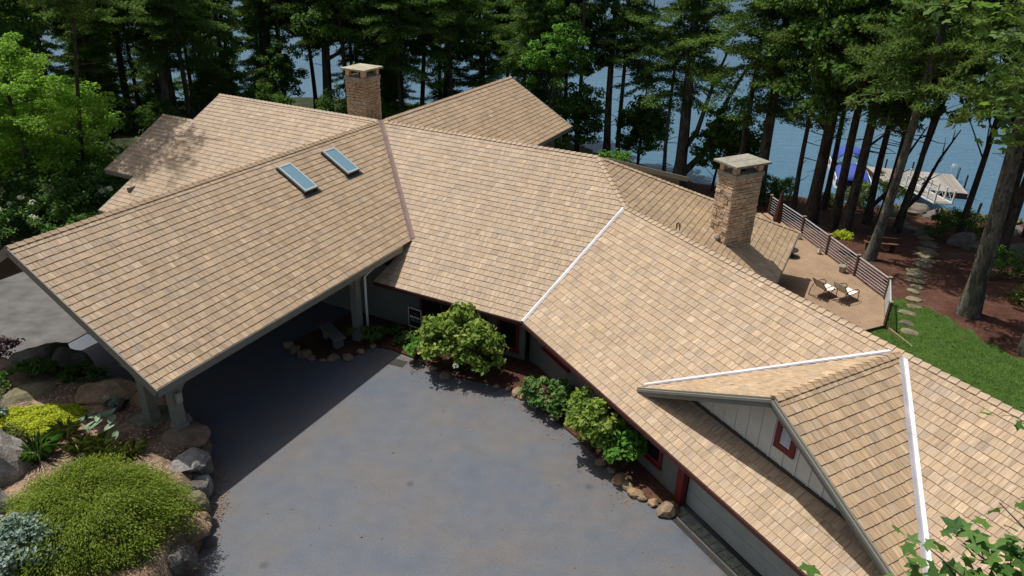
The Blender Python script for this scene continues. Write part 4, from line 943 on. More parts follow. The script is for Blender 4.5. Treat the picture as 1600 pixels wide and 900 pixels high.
heads(T, [V3(p) + Vector((-.02, -.04, .14)) for p in c[c[:, 2] > .62][::2][:13]], .1, 'fgreen', 5)
T, c = shrub('hydrangea_bush', 'tall oakleaf hydrangea casting shade on the asphalt near the garage', 2.75, 18.6, .95, .8, .8, 'lf_oak', .17, 48, 60, 24, math.atan2(uC.y, uC.x), .05, zoff=1.1, crad=.32)
heads(T, [V3(p) + Vector((0, 0, .1)) for p in c[c[:, 2] > 1.4][::4]], .1, 'lf_oak', 6, flat=1.3, petals=36, size=.07)
T, c = shrub('hydrangea_bush', 'bright leafy hydrangea lobe right of the tall oakleaf one', 3.45, 17.7, .6, .6, .55, 'lf_bright', .17, 26, 48, 25, 0, .05, zoff=.8, crad=.28)
shrub('fern_clump', 'dim white speckled plant at the foot of the carport post', -5.4, 24.8, .5, .4, .3, 'lf_broad', .12, 14, 36, 26, 0, .05, zoff=.35, crad=.2)
shrub('fern_clump', 'dark low plants below the yard sign', -4.3, 25.0, .7, .4, .22, 'lf_broad', .14, 16, 36, 27, ang, .05, zoff=.25, crad=.2)
shrub('dark_shrub', 'dark shrub in shade behind the tall oakleaf hydrangea', 3.2, 19.6, .6, .5, .5, 'lf_broad', .14, 20, 46, 28, 0, .05, zoff=.6, crad=.25)
# weeping maple: a drooping layered dome
def dome_maple():
    x, y = -10.3, 13.65; z = gz(x, y) - .05; T = thing('weeping_maple', 'wide feathery green weeping maple mound in the front left garden', 'tree', (x, y, z)); r = np.random.default_rng(31)
    n = 760; a = r.random(n) * 6.283; q = np.sqrt(r.random(n)); ex = 1.9 * (1 + .12 * np.sin(3 * a + 1) + .08 * np.sin(7 * a) + .05 * np.sin(13 * a + 2)); ey = 1.8 * (1 + .1 * np.sin(3 * a + 1))
    px_, py_ = q * ex * np.cos(a), q * ey * np.sin(a); zz = 1.12 * np.sqrt(np.clip(1 - q ** 2.4, 0, 1)) + .1 * np.sin(q * 15 + 2 * a) + .12 + r.normal(size=n) * .1 - .3 * r.random(n) ** 2 + .1 * np.sin(px_ * 4.1 + 1) * np.sin(py_ * 4.7)
    cl = np.stack([px_, py_, zz], 1); d = unit(np.stack([px_, py_, np.full(n, .9)], 1)); k = 75; m = n * k
    C = np.repeat(cl, k, 0); D = np.repeat(unit(np.stack([px_, py_, np.zeros(n)], 1)), k, 0)
    t_ = r.random((m, 1)); lat = r.normal(size=(m, 3)) * np.array([.13, .13, .035]); p = C + D * (t_ - .3) * .42 + lat; p[:, 2] -= (t_[:, 0] ** 2) * .16
    tn = unit(D * .9 + r.normal(size=(m, 3)) * .55 + np.array([0, 0, -.5])); nn = unit(np.array([0, 0, 1.0]) + D * .4 + r.normal(size=(m, 3)) * .35); b = unit(np.cross(nn, tn)); s = (.07 * (.6 + .8 * r.random((m, 1))))
    v = np.stack([p, p + tn * s * .5 + b * s * .2, p + tn * s, p + tn * s * .5 - b * s * .2], 1).reshape(-1, 3)
    val = np.clip(np.repeat(np.clip(r.normal(.5, .2, n), 0, 1), k) * .5 + .5 * r.random(m), 0, 1)
    link(bpy.data.objects.new('crown', np_mesh('crown', v, np.arange(4 * m).reshape(-1, 4), M['lf_jm'], np.repeat(np.stack([val, val, val], 1), 4, 0))), T, (x, y, z))
    mb = MB(); b0 = Vector((x, y, z)); mb.tube([b0, b0 + Vector((.1, 0, .5)), b0 + Vector((0, .1, .9))], [.12, .09, .05], 8, False); limbs(mb, b0 + Vector((.05, 0, .7)), [b0 + V3(p * .85) for p in cl[::16]], .035); mb.build('trunk', M['bark_grey'], T)
dome_maple()
shrub('blue_spruce_shrub', 'pale blue green shrub in the bottom left corner', -11.35, 12.3, .95, .85, .85, 'lf_blue', .1, 60, 80, 32, 0, None, zoff=.4, crad=.26)
def ground_cover():
    r = np.random.default_rng(33); n = 9000; a = r.random(n) * 6.283; q = np.sqrt(r.random(n)); x = -14.1 + q * 1.15 * np.cos(a) * (1 + .2 * np.sin(3 * a)); y = 17.75 + q * .95 * np.sin(a) * (1 + .2 * np.sin(2 * a + 1))
    z = hh(x, y) + .05 + .12 * (1 - q ** 2) + .05 * np.sin(x * 9) * np.sin(y * 8) + r.random(n) * .05
    v, c = leafcards(np.stack([x, y, z], 1), np.full(n, .02), 1, .075, .8, 1.3, 34)
    o = link(bpy.data.objects.new('golden_ground_cover', np_mesh('golden_ground_cover', v, np.arange(4 * n).reshape(-1, 4), M['lf_gold'], c)), None, (0, 0, 0)); o['kind'] = 'stuff'; o['label'] = 'mat of golden creeping ground cover beside the hostas'; o['category'] = 'ground cover'
ground_cover()
def blades(name, label, spots, h_, n, mat, seed, spread=.12, cat='plant', group=None):
    for i, (x, y) in enumerate(spots):
        r = np.random.default_rng(seed + i); z = gz(x, y); a = r.random(n) * 6.283; L = h_ * (.6 + .6 * r.random(n)); o_ = r.random((n, 1)) * spread
        d0 = np.stack([np.cos(a), np.sin(a), np.zeros(n)], 1); base = d0 * o_; mid = base + d0 * (L * .35)[:, None] + np.array([0, 0, 1]) * (L * .7)[:, None]; tip = base + d0 * (L * .8)[:, None] + np.array([0, 0, 1]) * (L * .72)[:, None]
        sd = np.stack([-np.sin(a), np.cos(a), np.zeros(n)], 1) * .009
        v = np.stack([base - sd, base + sd, mid + sd, tip, mid - sd], 1).reshape(-1, 3); f = np.arange(5 * n).reshape(-1, 5)
        val = np.repeat(r.random(n), 5); m = np_mesh(name, v, f, M[mat], np.stack([val, val, val], 1))
        tagm(link(bpy.data.objects.new(name, m), None, (x, y, z)), label, cat, group)
blades('daylily_clump', 'dark green strappy clump left of the weeping maple', [(-13.1, 16.1)], .6, 220, 'lf_broad', 40, .22)
blades('daylily_clump', 'thin dark strappy tuft growing among the hostas', [(-11.9, 16.7), (-11.55, 16.5), (-12.15, 16.45), (-12.9, 17.2)], .45, 70, 'lf_dry', 45, .14, group='strappy tufts among the hostas')
blades('sedge_tuft', 'olive grassy tuft above the weeping maple', [(-11.0, 16.2), (-10.6, 16.45), (-11.3, 15.95)], .45, 90, 'lf_dry', 52, .16, group='olive tufts above the maple')
def hostas():
    T = thing('hosta_plant', 'blue green hosta with broad leaves below the tan boulder', 'plant', (-12.0, 17.35, gz(-12, 17.35))); r = random.Random(8)
    m = MB(); pr2 = [(0, .02), (.1, .09), (.25, .12), (.42, .09), (.55, .0)]; m.v = []; 
    for i, (t, wd) in enumerate(pr2): m.v += [Vector((t - .05, wd, .03 - .25 * (t - .2) ** 2 + .03)), Vector((t - .05, 0, .02 - .25 * (t - .2) ** 2)), Vector((t - .05, -wd, .03 - .25 * (t - .2) ** 2 + .03))]
    for i in range(len(pr2) - 1): m.f += [(3 * i, 3 * i + 1, 3 * i + 4, 3 * i + 3), (3 * i + 1, 3 * i + 2, 3 * i + 5, 3 * i + 4)]
    ms = []
    for q in range(3):
        me = m.mesh('leaf', M['lf_hosta'], smooth=True); a = me.attributes.new('Col', 'FLOAT_COLOR', 'POINT')
        for i in range(len(me.vertices)): a.data[i].color = (.2 + .3 * q, .5, .5, 1)
        ms.append(me)
    for i, (dx, dy, dz_) in enumerate([(-.55, .25, .32), (-.3, .1, .42), (-.05, .2, .5), (.2, .3, .55), (.4, .15, .5), (.55, -.1, .42), (.7, -.35, .3), (.5, -.5, .22), (-.1, -.05, .4), (.15, -.05, .45), (-.4, -.15, .28), (.3, .45, .5), (-.6, .5, .25), (.0, .45, .4)]):
        o = bpy.data.objects.new('leaf', ms[i % 3]); link(o, T, (-12.0 + dx, 17.35 + dy, gz(-12, 17.35) + dz_)); o.rotation_euler = (r.uniform(-.3, .3), r.uniform(-.1, .4), r.uniform(-2.6, .3)); s = r.uniform(.6, .85); o.scale = (s, s, s)
    stems((-12, 17.35, gz(-12, 17.35)), [(-12.0 + a, 17.35 + b, gz(-12, 17.35) + .3) for a, b in ((-.4, .2), (0, .2), (.3, .2), (.5, -.2), (.2, -.3), (-.2, -.1))], .012).build('stem', M['lf_hyd'], T)
hostas()
pl = thing('planter_bowl', 'dark glazed planter bowl with a white bloom beside the big tan boulder', 'planter', (-12.2, 18.55, gz(-12.2, 18.55)))
MB().lathe((-12.2, 18.55, gz(-12.2, 18.55) - .02), [(.14, 0), (.25, .1), (.3, .24), (.27, .24), (.22, .16)], 16).build('bowl', M['rock_moss'], pl, smooth=True)
heads(pl, [(-12.45, 18.7, gz(-12.2, 18.55) + .34)], .12, 'flower', 61, 'bloom')
link(bpy.data.objects.new('plant', cards_mesh('plant', [leafcards([(0, 0, 0)], [.16], 70, .11, .4, .6, 62)], M['lf_blue'])), pl, (-12.15, 18.55, gz(-12.2, 18.55) + .28))
T, c = shrub('burgundy_shrub', 'burgundy leaved shrub left of the lit concrete', -18.2, 21.9, .8, .7, .6, 'lf_red', .1, 34, 46, 63, 0, None, zoff=.5, crad=.25)
for i, (x, y, a, b, c_, lb) in enumerate([(-15.6, 20.2, .7, .5, .4, 'dark creeping shrub in the hollow beside the boulders'), (-14.2, 20.4, .8, .5, .35, 'dark low juniper under the carport edge'), (-15.6, 17.6, .6, .6, .45, 'grey green shrub left of the golden ground cover'), (-14.3, 16.4, .6, .6, .4, 'yellow green low plant under the golden ground cover'), (-16.6, 19.2, .8, .6, .4, 'pale green spreading plant at the left edge above the flat stone')]):
    shrub('low_shrub', lb, x, y, a, b, c_, ['lf_broad', 'lf_broad', 'lf_blue', 'lf_dry', 'lf_hyd'][i], .1, 26, 50, 70 + i, 0, None, zoff=.2, crad=.22)
# left maple and the shrubbery below it
def left_maple():
    x, y = -26.6, 38.6; z = gz(x, y) - .1; T = thing('maple_tree', 'bright green sunlit maple left of the far gables', 'tree', (x, y, z)); r = np.random.default_rng(81)
    cl = []
    for lev, (zc, rad, n) in enumerate([(3.3, 3.4, 34), (4.6, 4.3, 52), (5.8, 4.0, 50), (6.9, 3.2, 38), (7.9, 2.2, 24), (8.7, 1.2, 10)]):
        a = r.random(n) * 6.283; q = (r.random(n) ** .45) * rad * (1 + .15 * np.sin(2 * a + lev)); cl.append(np.stack([q * np.cos(a) * 1.08, q * np.sin(a), zc + r.normal(size=n) * .28 - .16 * q / rad], 1))
    cl = np.concatenate(cl); cr_ = .5 + .45 * r.random(len(cl))
    m = cards_mesh('crown', [leafcards(cl, cr_, 190, .155, .75, .9, 82, .42, .3, .5)], M['lf_maple']); link(bpy.data.objects.new('crown', m), T, (x, y, z))
    mb = MB(); b = Vector((x, y, z)); mb.tube([b, b + Vector((.1, 0, 2)), b + Vector((-.1, .1, 4.5)), b + Vector((0, 0, 7.5))], [.26, .2, .13, .04], 9, False)
    for q in cl[::5]:
        zz = max(1.6, min(6.5, q[2] - .3 * math.hypot(q[0], q[1]) - .2)); limbs(mb, b + Vector((0, 0, zz)), [b + V3(q)], .05)
    mb.build('trunk', M['bark_grey'], T, b, True)
left_maple()
for i, (x, y, a, c_, lb, mt) in enumerate([(-24.2, 34.6, 1.7, 1.2, 'white flowering hydrangea shrub behind the carport ridge', 'lf_hyd'), (-22.2, 37.0, 1.6, 1.1, 'dim white flowering hydrangea nearest the low left gable', 'lf_hyd'), (-26.4, 33.2, 1.6, 1.3, 'white flowering hydrangea at the left picture edge', 'lf_hyd'), (-24.0, 40.0, 2.0, 1.6, 'dark feathery evergreen below the sunlit maple', 'lf_broad'), (-28.5, 42.5, 2.4, 1.9, 'dark bushy shrub behind the maple trunk', 'lf_broad'), (-21.2, 34.0, 1.1, .8, 'dark shrub tucked at the low gable corner', 'lf_broad')]):
    T, c = shrub('hydrangea_bush' if i < 3 else 'dark_shrub', lb, x, y, a, a, c_, mt, .15, 40, 60, 84 + i, 0, None, zoff=c_ * .8, crad=.45)
    if i < 3: heads(T, [V3(p) + Vector((.05, -.1, .3)) for p in c[c[:, 2] > c_ * .9][::2][:12]], .15, 'flower', 7 + i, petals=50, size=.08)
    if i == 5: pass
for i, (x, y, a, c_) in enumerate([(-22.6, 35.2, 1.5, 1.7), (-24.6, 37.4, 1.8, 2.0), (-21.6, 38.0, 1.5, 1.8), (-27.0, 35.6, 1.8, 1.9), (-29.5, 37.5, 2.0, 2.2), (-26.5, 41.5, 2.2, 2.2), (-22.6, 41.5, 1.8, 1.8)]):
    shrub('dark_shrub', 'dark leafy shrub crowded under the sunlit maple', x, y, a, a, c_, 'lf_broad', .17, 40, 70, 640 + i, 0, None, zoff=c_ * .6, crad=.5, group='dark shrubs under the sunlit maple')
for i, (x, y) in enumerate([(-33, 55), (-28, 56.5), (-24, 60), (-20.5, 61.5), (-35.5, 60), (-31.5, 66), (-26, 65.5), (-14, 61), (-5.5, 58), (-2, 56), (2.5, 55), (-38, 50), (-33, 45.5), (-30, 47.5), (-22, 64.5), (-41, 44)]):
    shrub('undergrowth_shrub', 'dark undergrowth shrub in the shade of the woods behind the house', x, y, 2.2, 1.8, 1.5, 'lf_broad', .22, 34, 60, 600 + i, 0, None, zoff=1.0, crad=.55, group='undergrowth shrubs in the woods behind the house')
# timber fence glimpsed under the maple
fe = thing('fence', 'dark weathered board fence glimpsed under the maple', 'fence', (-23.2, 43.5, gz(-23.2, 43.5)))
for i in range(5): MB().beam((-26, 44.5, .3 + i * .3 + gz(-23, 43)), (-20, 43.2, .3 + i * .3 + gz(-23, 43)), .03, .24).build('board', M['brown'], fe)
for x in (-26, -24, -22, -20): yy = 44.5 - (x + 26) * 1.3 / 6; MB().beam((x, yy + .06, gz(x, yy) - .3), (x, yy + .06, gz(x, yy) + 2.0), .1, .1, (0, 1, 0)).build('post', M['brown'], fe)
# lakeside shrubs
for i, (x, y, a, c_, lb, mt, lf) in enumerate([(26.6, 51.0, 1.9, 1.5, 'olive shrub in front of the blue boat', 'lf_oak', .14), (24.9, 51.6, 1.1, .8, 'yellow green grassy shrub left of the boat shrub', 'lf_dry', .12), (23.2, 52.4, .9, .4, 'low yellow grass clump at the water edge', 'lf_dry', .12), (20.3, 53.6, .9, .9, 'dark round shrub at the shore right of the chimney', 'lf_broad', .13), (18.6, 51.0, 1.1, 1.3, 'dark bush behind the right chimney', 'lf_broad', .14),
        (28.3, 43.6, 1.9, 1.1, 'wide dark shrub left of the big leaning pine', 'lf_broad', .15), (30.6, 47.0, 1.5, .8, 'low green brown shrub by the shore rocks', 'lf_dry', .13), (25.3, 35.0, 1.3, .7, 'dark ground shrub right of the big leaning pine', 'lf_broad', .13), (24.6, 31.0, .9, .4, 'pale yellow grass patch at the right edge', 'lf_dry', .12), (27.4, 33.2, 1.2, .6, 'dim shrub at the far right edge below the rocks', 'lf_broad', .13), (-11.5, 62.5, 1.4, 1.6, 'bright shrub left of the far chimney base', 'lf_bright', .16), (-16.0, 64.0, 1.5, 1.9, 'dark oval evergreen before the shining lake', 'lf_broad', .13), (-8.0, 60.5, 1.6, 1.6, 'dark shrub right of the far chimney', 'lf_broad', .15), (6.8, 48.0, 1.3, 1.4, 'light green shrub at the right end of the far gable', 'lf_bright', .15)]):
    shrub('shore_shrub' if y > 45 else 'woodland_shrub', lb, x, y, a, a, c_, mt, lf, 34, 60, 110 + i, 0, None, zoff=c_ * .7, crad=.4)
T, c = shrub('potted_shrub', 'yellow green shrub beyond the deck railing', 18.2, 37.8, .45, .45, .3, 'lf_gold', .12, 16, 40, 140, 0, None, zoff=.9, crad=.2)

# ------------------------------------------------------------------ lawn, path, shore rocks
LAWN = [(16.4, 31.5), (17.6, 31.2), (18.9, 30.4), (19.6, 28.8), (20.3, 26.6), (21.0, 24.0), (22.0, 18), (14, 16), (13, 24)]
def lawn():
    xs_ = np.arange(12.5, 23, .4); ys_ = np.arange(15, 32.5, .4)
    m = grid_mesh('lawn', xs_, ys_, hh, M['lawn'], lambda c: poly_d(c[:, 0], c[:, 1], LAWN) > -.15, .012); struct(link(bpy.data.objects.new('lawn', m), None, (0, 0, 0)))
    r = np.random.default_rng(150); n = 45000; x = r.uniform(13, 22, n); y = r.uniform(16, 32, n); kp = poly_d(x, y, LAWN) > r.normal(0, .12, n); x, y = x[kp], y[kp]; n = len(x)
    z = hh(x, y); a = r.random(n) * 6.283; hgt = .05 + .05 * r.random(n); ln = r.normal(size=(n, 2)) * .03
    v = np.stack([np.stack([x - .012 * np.cos(a), y - .012 * np.sin(a), z], 1), np.stack([x + .012 * np.cos(a), y + .012 * np.sin(a), z], 1), np.stack([x + ln[:, 0], y + ln[:, 1], z + hgt], 1)], 1).reshape(-1, 3)
    val = np.repeat(np.clip(.5 + .3 * np.sin(x * .9) * np.sin(y * .8 + 1) + r.normal(size=n) * .2, 0, 1), 3)
    o = link(bpy.data.objects.new('grass', np_mesh('grass', v, np.arange(3 * n).reshape(-1, 3), M['lf_grass'], np.stack([val] * 3, 1))), None, (0, 0, 0)); o['kind'] = 'stuff'; o['label'] = 'short mown grass'
lawn()
pth = [(26.9, 48.6), (26.7, 47.4), (26.6, 46.2), (26.4, 44.9), (26.0, 43.8), (25.7, 42.7), (25.4, 41.6), (24.8, 40.6), (24.2, 39.7), (23.7, 38.8), (23.1, 37.9), (22.5, 37.0), (21.8, 36.0), (21.2, 35.1), (20.7, 34.2), (20.2, 33.4), (19.8, 32.6), (19.4, 31.8), (18.9, 31.0), (18.4, 30.2), (18.0, 29.4), (17.6, 28.6), (17.2, 27.8)]
po = struct(thing('stone_path', 'x', 'x', (22, 37, 0))); del po['label']; del po['category']
for i, (x, y) in enumerate(pth):
    for q in range(1):
        xx = x + rr.uniform(-.12, .12); yy = y + rr.uniform(-.1, .1); sq = .75 if i > 15 else 1; m = rock_mesh(200 + i * 2 + q, rr.uniform(.45, .62) * sq, rr.uniform(.32, .46) * sq, .09, 2, .5); m.materials.append(M['rock_moss'])
        o = bpy.data.objects.new('stepping_stone', m); link(o, po, (xx, yy, gz(xx, yy) + .03)); o.rotation_euler = (0, 0, rr.uniform(-.22, .22) - .5)
for i, (x, y, sx, sy, sz, lb) in enumerate([(29.4, 51.2, 1.5, .9, .7, 'dark layered rock at the foot of the gangway'), (28.2, 51.4, .8, .6, .5, 'small rock left of the gangway foot'), (30.9, 50.2, 1.4, .8, .5, 'broad shore rock right of the gangway foot'), (34.5, 49.6, 2.2, 1.0, .5, 'long flat rock along the water at the right'), (32.8, 46.5, 1.6, 1.1, .45, 'flat slab on the bank above the shore'), (28.6, 40.9, 1.7, .9, .55, 'pale grey boulder between the path and the dark shrub'), (27.4, 41.6, .9, .6, .8, 'upright grey rock beside the dark shrub'), (30.6, 41.8, 1.1, .6, .3, 'yellowish flat stone right of the big pine'), (30.3, 38.6, 1.6, 1.3, .6, 'large grey boulder at the right edge of the bank'), (27.5, 49.6, .8, .6, .35, 'tan flat stone at the top of the path')]):
    rock(x, y, gz(x, y) + .08, sx, sy, sz, rr.uniform(-.4, .4), ['rock_dark', 'rock_moss'][i % 2], lb, None, 260 + i, 'shore_rock', 3)
bn = thing('bench', 'dark rustic wooden bench under the leaning trunk beyond the railing', 'bench', (20.9, 38.7, gz(20.9, 38.7)))
zb_ = gz(20.9, 38.7); MB().beam((20.0, 38.9, zb_ + .45), (21.8, 38.6, zb_ + .45), .4, .06).build('seat', M['brown'], bn); MB().beam((20.0, 38.65, zb_ + .75), (21.8, 38.35, zb_ + .75), .05, .3).build('backrest', M['brown'], bn)
for x in (20.2, 21.6): MB().beam((x, 38.75, zb_ - .1), (x, 38.75, zb_ + .42), .1, .3, (1, 0, 0)).build('leg', M['brown'], bn)

# ------------------------------------------------------------------ deck with railing
DZ = -.3
DK = thing('deck', 'sunlit brown timber deck with metal railing behind the right wing', 'deck', (15, 33, DZ))
e0, e1, e2, e3, e4 = Vector((15.25, 41.6, DZ)), Vector((16.0, 38.15, DZ)), Vector((17.3, 30.5, DZ)), Vector((16.2, 28.0, DZ)), Vector((9, 33, DZ))
dk_poly = [e0, e1, e2, e3, Vector((13.0, 26.5, DZ)), Vector((9.5, 29.5, DZ)), Vector((9.2, 41.0, DZ))]
MB().prism([p - ZV * .05 for p in dk_poly], ZV * -.25).build('deck_frame', M['brown'], DK)
ed = (e2 - e1).normalized(); en = Vector((ed.y, -ed.x, 0)); bd = MB(); cols = []
hp = []
for i in range(len(dk_poly)):
    a, b = dk_poly[i], dk_poly[(i + 1) % len(dk_poly)]; n2 = Vector((-(b - a).y, (b - a).x, 0)).normalized(); cc = sum(dk_poly, Vector((0, 0, 0))) / len(dk_poly)
    if n2.dot(cc - a) < 0: n2 = -n2
    hp.append((n2.x, n2.y, n2.dot(a)))
for i in range(70):
    o0 = e1 + en * (-.2 + i * .145)
    for sgm in range(4):
        a = o0 + ed * (-5 + sgm * 4.9 + (i % 3) * 1.3); b = a + ed * 4.88
        po2 = lighted_clip([(p.x, p.y) for p in (a, b, b + en * .127, a + en * .127)], hp)
        if len(po2) > 2: bd.prism([(x, y, DZ - .048) for x, y in po2], ZV * .05)
o = bd.build('deck_boards', M['deck'], DK); o['kind'] = 'stuff'
posts = [e0, e1, e1 + ed * 2.62, e1 + ed * 5.24, e2, e3]
for p in posts:
    pp = MB().box(p + ZV * .5, ed * .055, en * .055, ZV * .6).build('railing_post', M['brown'], DK); MB().box(p + ZV * 1.12, ed * .085, en * .085, ZV * .035).build('post_cap', M['capwood'], pp, bevel=.02)
for a, b in zip(posts[:-1], posts[1:]):
    MB().beam(a + ZV * 1.03, b + ZV * 1.03, .05, .04, ext=-.06).build('handrail', M['steel'], DK)
    for i in range(6): MB().tube([a + ZV * (.14 + i * .145), b + ZV * (.14 + i * .145)], .011, 5).build('railing_bar', M['steel'], DK)
MB().beam(e3 + Vector((.1, -.1, -.1)), e3 + Vector((.9, -2.2, -.4)), .06, .14).build('stair_rail', M['capwood'], DK)
def chair(x, y, rot, lb):
    T = thing('patio_chair', lb, 'chair', (x, y, DZ), 'cream sling patio chairs on the deck'); ca, sa = math.cos(rot), math.sin(rot)
    L = lambda a, b, c: Vector((x + a * ca - b * sa, y + a * sa + b * ca, DZ + c))
    sl_ = MB()
    prof = [(.48, .40), (.1, .36), (-.18, .40), (-.5, .78), (-.58, .92)]
    for (a, c), (a2, c2) in zip(prof[:-1], prof[1:]): sl_.prism([L(a, -.28, c), L(a, .28, c), L(a2, .28, c2), L(a2, -.28, c2)], ZV * -.012)
    sl_.build('sling', M['sling'], T)
    for sd in (-1, 1):
        MB().tube([L(a, sd * .3, c) for a, c in prof], .02, 6).build('side_rail', M['dark'], T)
        arm = [L(.5, sd * .34, .02), L(.46, sd * .34, .5), L(.3, sd * .36, .62), L(0, sd * .36, .64), L(-.3, sd * .35, .6), L(-.5, sd * .34, .35), L(-.58, sd * .34, .02)]
        MB().tube(arm, .019, 6).build('arm', M['dark'], T)
    for a in (.46, -.55): MB().tube([L(a, -.34, .06), L(a, .34, .06)], .016, 6).build('crossbar', M['dark'], T)
chair(15.35, 30.35, .5, 'right cream sling patio chair with dark curved arms on the deck')
chair(14.5, 30.7, .5, 'left cream sling patio chair half hidden by the roof ridge')
for (x, y, lb) in [(15.75, 37.6, 'small white lantern at the left railing post'), (16.1, 35.6, 'small white lantern at the second railing post')]:
    T = thing('lantern', lb, 'lantern', (x, y, DZ)); MB().box((x, y, DZ + .04), (.1, 0, 0), (0, .1, 0), (0, 0, .02)).build('base', M['brass'], T); MB().box((x, y, DZ + .2), (.075, 0, 0), (0, .075, 0), (0, 0, .13)).build('glass', M['sling'], T, bevel=.01); MB().lathe((x, y, DZ + .33), [(.11, 0), (.08, .05), (.03, .1)], 4).build('roof', M['brass'], T)
T = thing('planter_pot', 'stone pot with a thin plant beside the third railing post', 'planter', (16.45, 33.4, DZ)); MB().lathe((16.45, 33.4, DZ + .004), [(.15, 0), (.19, .3), (.21, .34), (.17, .34), (.15, .26)], 14).build('pot', M['pot'], T, smooth=True)
link(bpy.data.objects.new('plant', cards_mesh('plant', [leafcards([(0, 0, 0), (.1, .1, .2)], [.2, .2], 40, .1, .4, .6, 162)], M['lf_dry'])), T, (16.45, 33.4, DZ + .55))
T = thing('fire_pit', 'dark round low table half under the hip roof eave on the deck', 'table', (14.4, 35.25, DZ)); MB().lathe((14.4, 35.25, DZ + .004), [(.2, 0), (.22, .3), (.42, .33), (.42, .37), (.38, .38)], 20).build('bowl', M['dark'], T, smooth=False)
T = thing('patio_umbrella', 'closed maroon patio umbrella standing behind the right chimney', 'umbrella', (14.55, 38.2, DZ)); MB().tube([(14.55, 38.2, DZ), (14.55, 38.2, 2.25)], .03, 8).build('pole', M['brown'], T); MB().lathe((14.55, 38.2, .35), [(.2, 0), (.24, .25), (.15, 1.2), (.05, 1.85)], 9).build('canopy', M['umber'], T); MB().lathe((14.55, 38.2, DZ), [(.28, 0), (.26, .06), (.06, .1)], 14).build('base', M['dark'], T)

# ------------------------------------------------------------------ dock, gangway, boat
DKZ = -3.05
dc = [Vector((30.0, 61.3, DKZ)), Vector((36.5, 59.6, DKZ)), Vector((35.1, 54.6, DKZ)), Vector((29.6, 56.1, DKZ))]
D = thing('dock', 'weathered grey plank dock on the lake with dark posts', 'dock', (32.8, 57.8, -3.5))
MB().prism([p - ZV * .06 for p in dc], ZV * -.4).build('dock_frame', M['brown'], D)
n_ = 30
for i in range(n_):
    a0 = dc[0].lerp(dc[1], i / n_ + .0012); a1 = dc[0].lerp(dc[1], (i + 1) / n_ - .0012); b0 = dc[3].lerp(dc[2], i / n_ + .0012); b1 = dc[3].lerp(dc[2], (i + 1) / n_ - .0012)
    MB().prism([p - ZV * (.055 - random.uniform(0, .008)) for p in (a0, a1, b1, b0)], ZV * .055).build('plank', M['dock'], D)
for x, y in ((30.1, 61.6), (33.6, 60.6), (36.8, 59.3), (36.3, 57.2), (35.5, 54.8), (31.6, 61.2)): MB().tube([(x, y, -6), (x, y, -2.35)], .07, 8).build('dock_post', M['dark'], D)
for q in (-.22, .22): MB().tube([(36.0 + q * .4, 59.2 + q, DKZ), (36.0 + q * .4, 59.2 + q, DKZ + .75), (36.2 + q * .4, 59.2 + q, DKZ + .95), (36.6 + q * .4, 59.1 + q, DKZ + .8), (36.7 + q * .4, 59.1 + q, -4.2)], .03, 7).build('ladder_rail', M['steel'], D, smooth=True)
GW = thing('gangway', 'sloping gangway with white truss sides leading to the dock', 'gangway', (31, 53.5, -3.3))
g0, g1 = Vector((31.3, 51.2, -2.75)), Vector((31.0, 57.2, DKZ + .06)); gd_ = (g1 - g0).normalized(); gs = gd_.cross(ZV).normalized()
for i in range(20): MB().beam(g0.lerp(g1, (i + .05) / 20) , g0.lerp(g1, (i + .95) / 20), 1.3, .05).build('plank', M['dock'], GW)
for sd in (-.68, .68):
    MB().beam(g0 + gs * sd + ZV * .06, g1 + gs * sd + ZV * .06, .07, .09).build('side_rail', M['white'], GW); MB().beam(g0 + gs * sd + ZV * 1.0, g1 + gs * sd + ZV * 1.0, .05, .05).build('handrail', M['steel'], GW)
    for i in range(7):
        p = g0.lerp(g1, i / 6) + gs * sd; MB().beam(p, p + ZV * 1.02, .1, .1, gd_).build('truss_post', M['white'], GW)
        if i < 6:
            q = g0.lerp(g1, (i + 1) / 6) + gs * sd; MB().beam(p + ZV * .05, q + ZV * .97, .025, .025).build('truss_brace', M['steel'], GW)
            MB().beam(p + ZV * .97, q + ZV * .05, .022, .022).build('truss_brace', M['steel'], GW)
tagm(MB().tube([(33.6, 50.6, -4.2), (33.7, 50.6, -2.4)], .09, 8).build('mooring_post', M['dark']), 'dark mooring post on the bank right of the gangway', 'post')
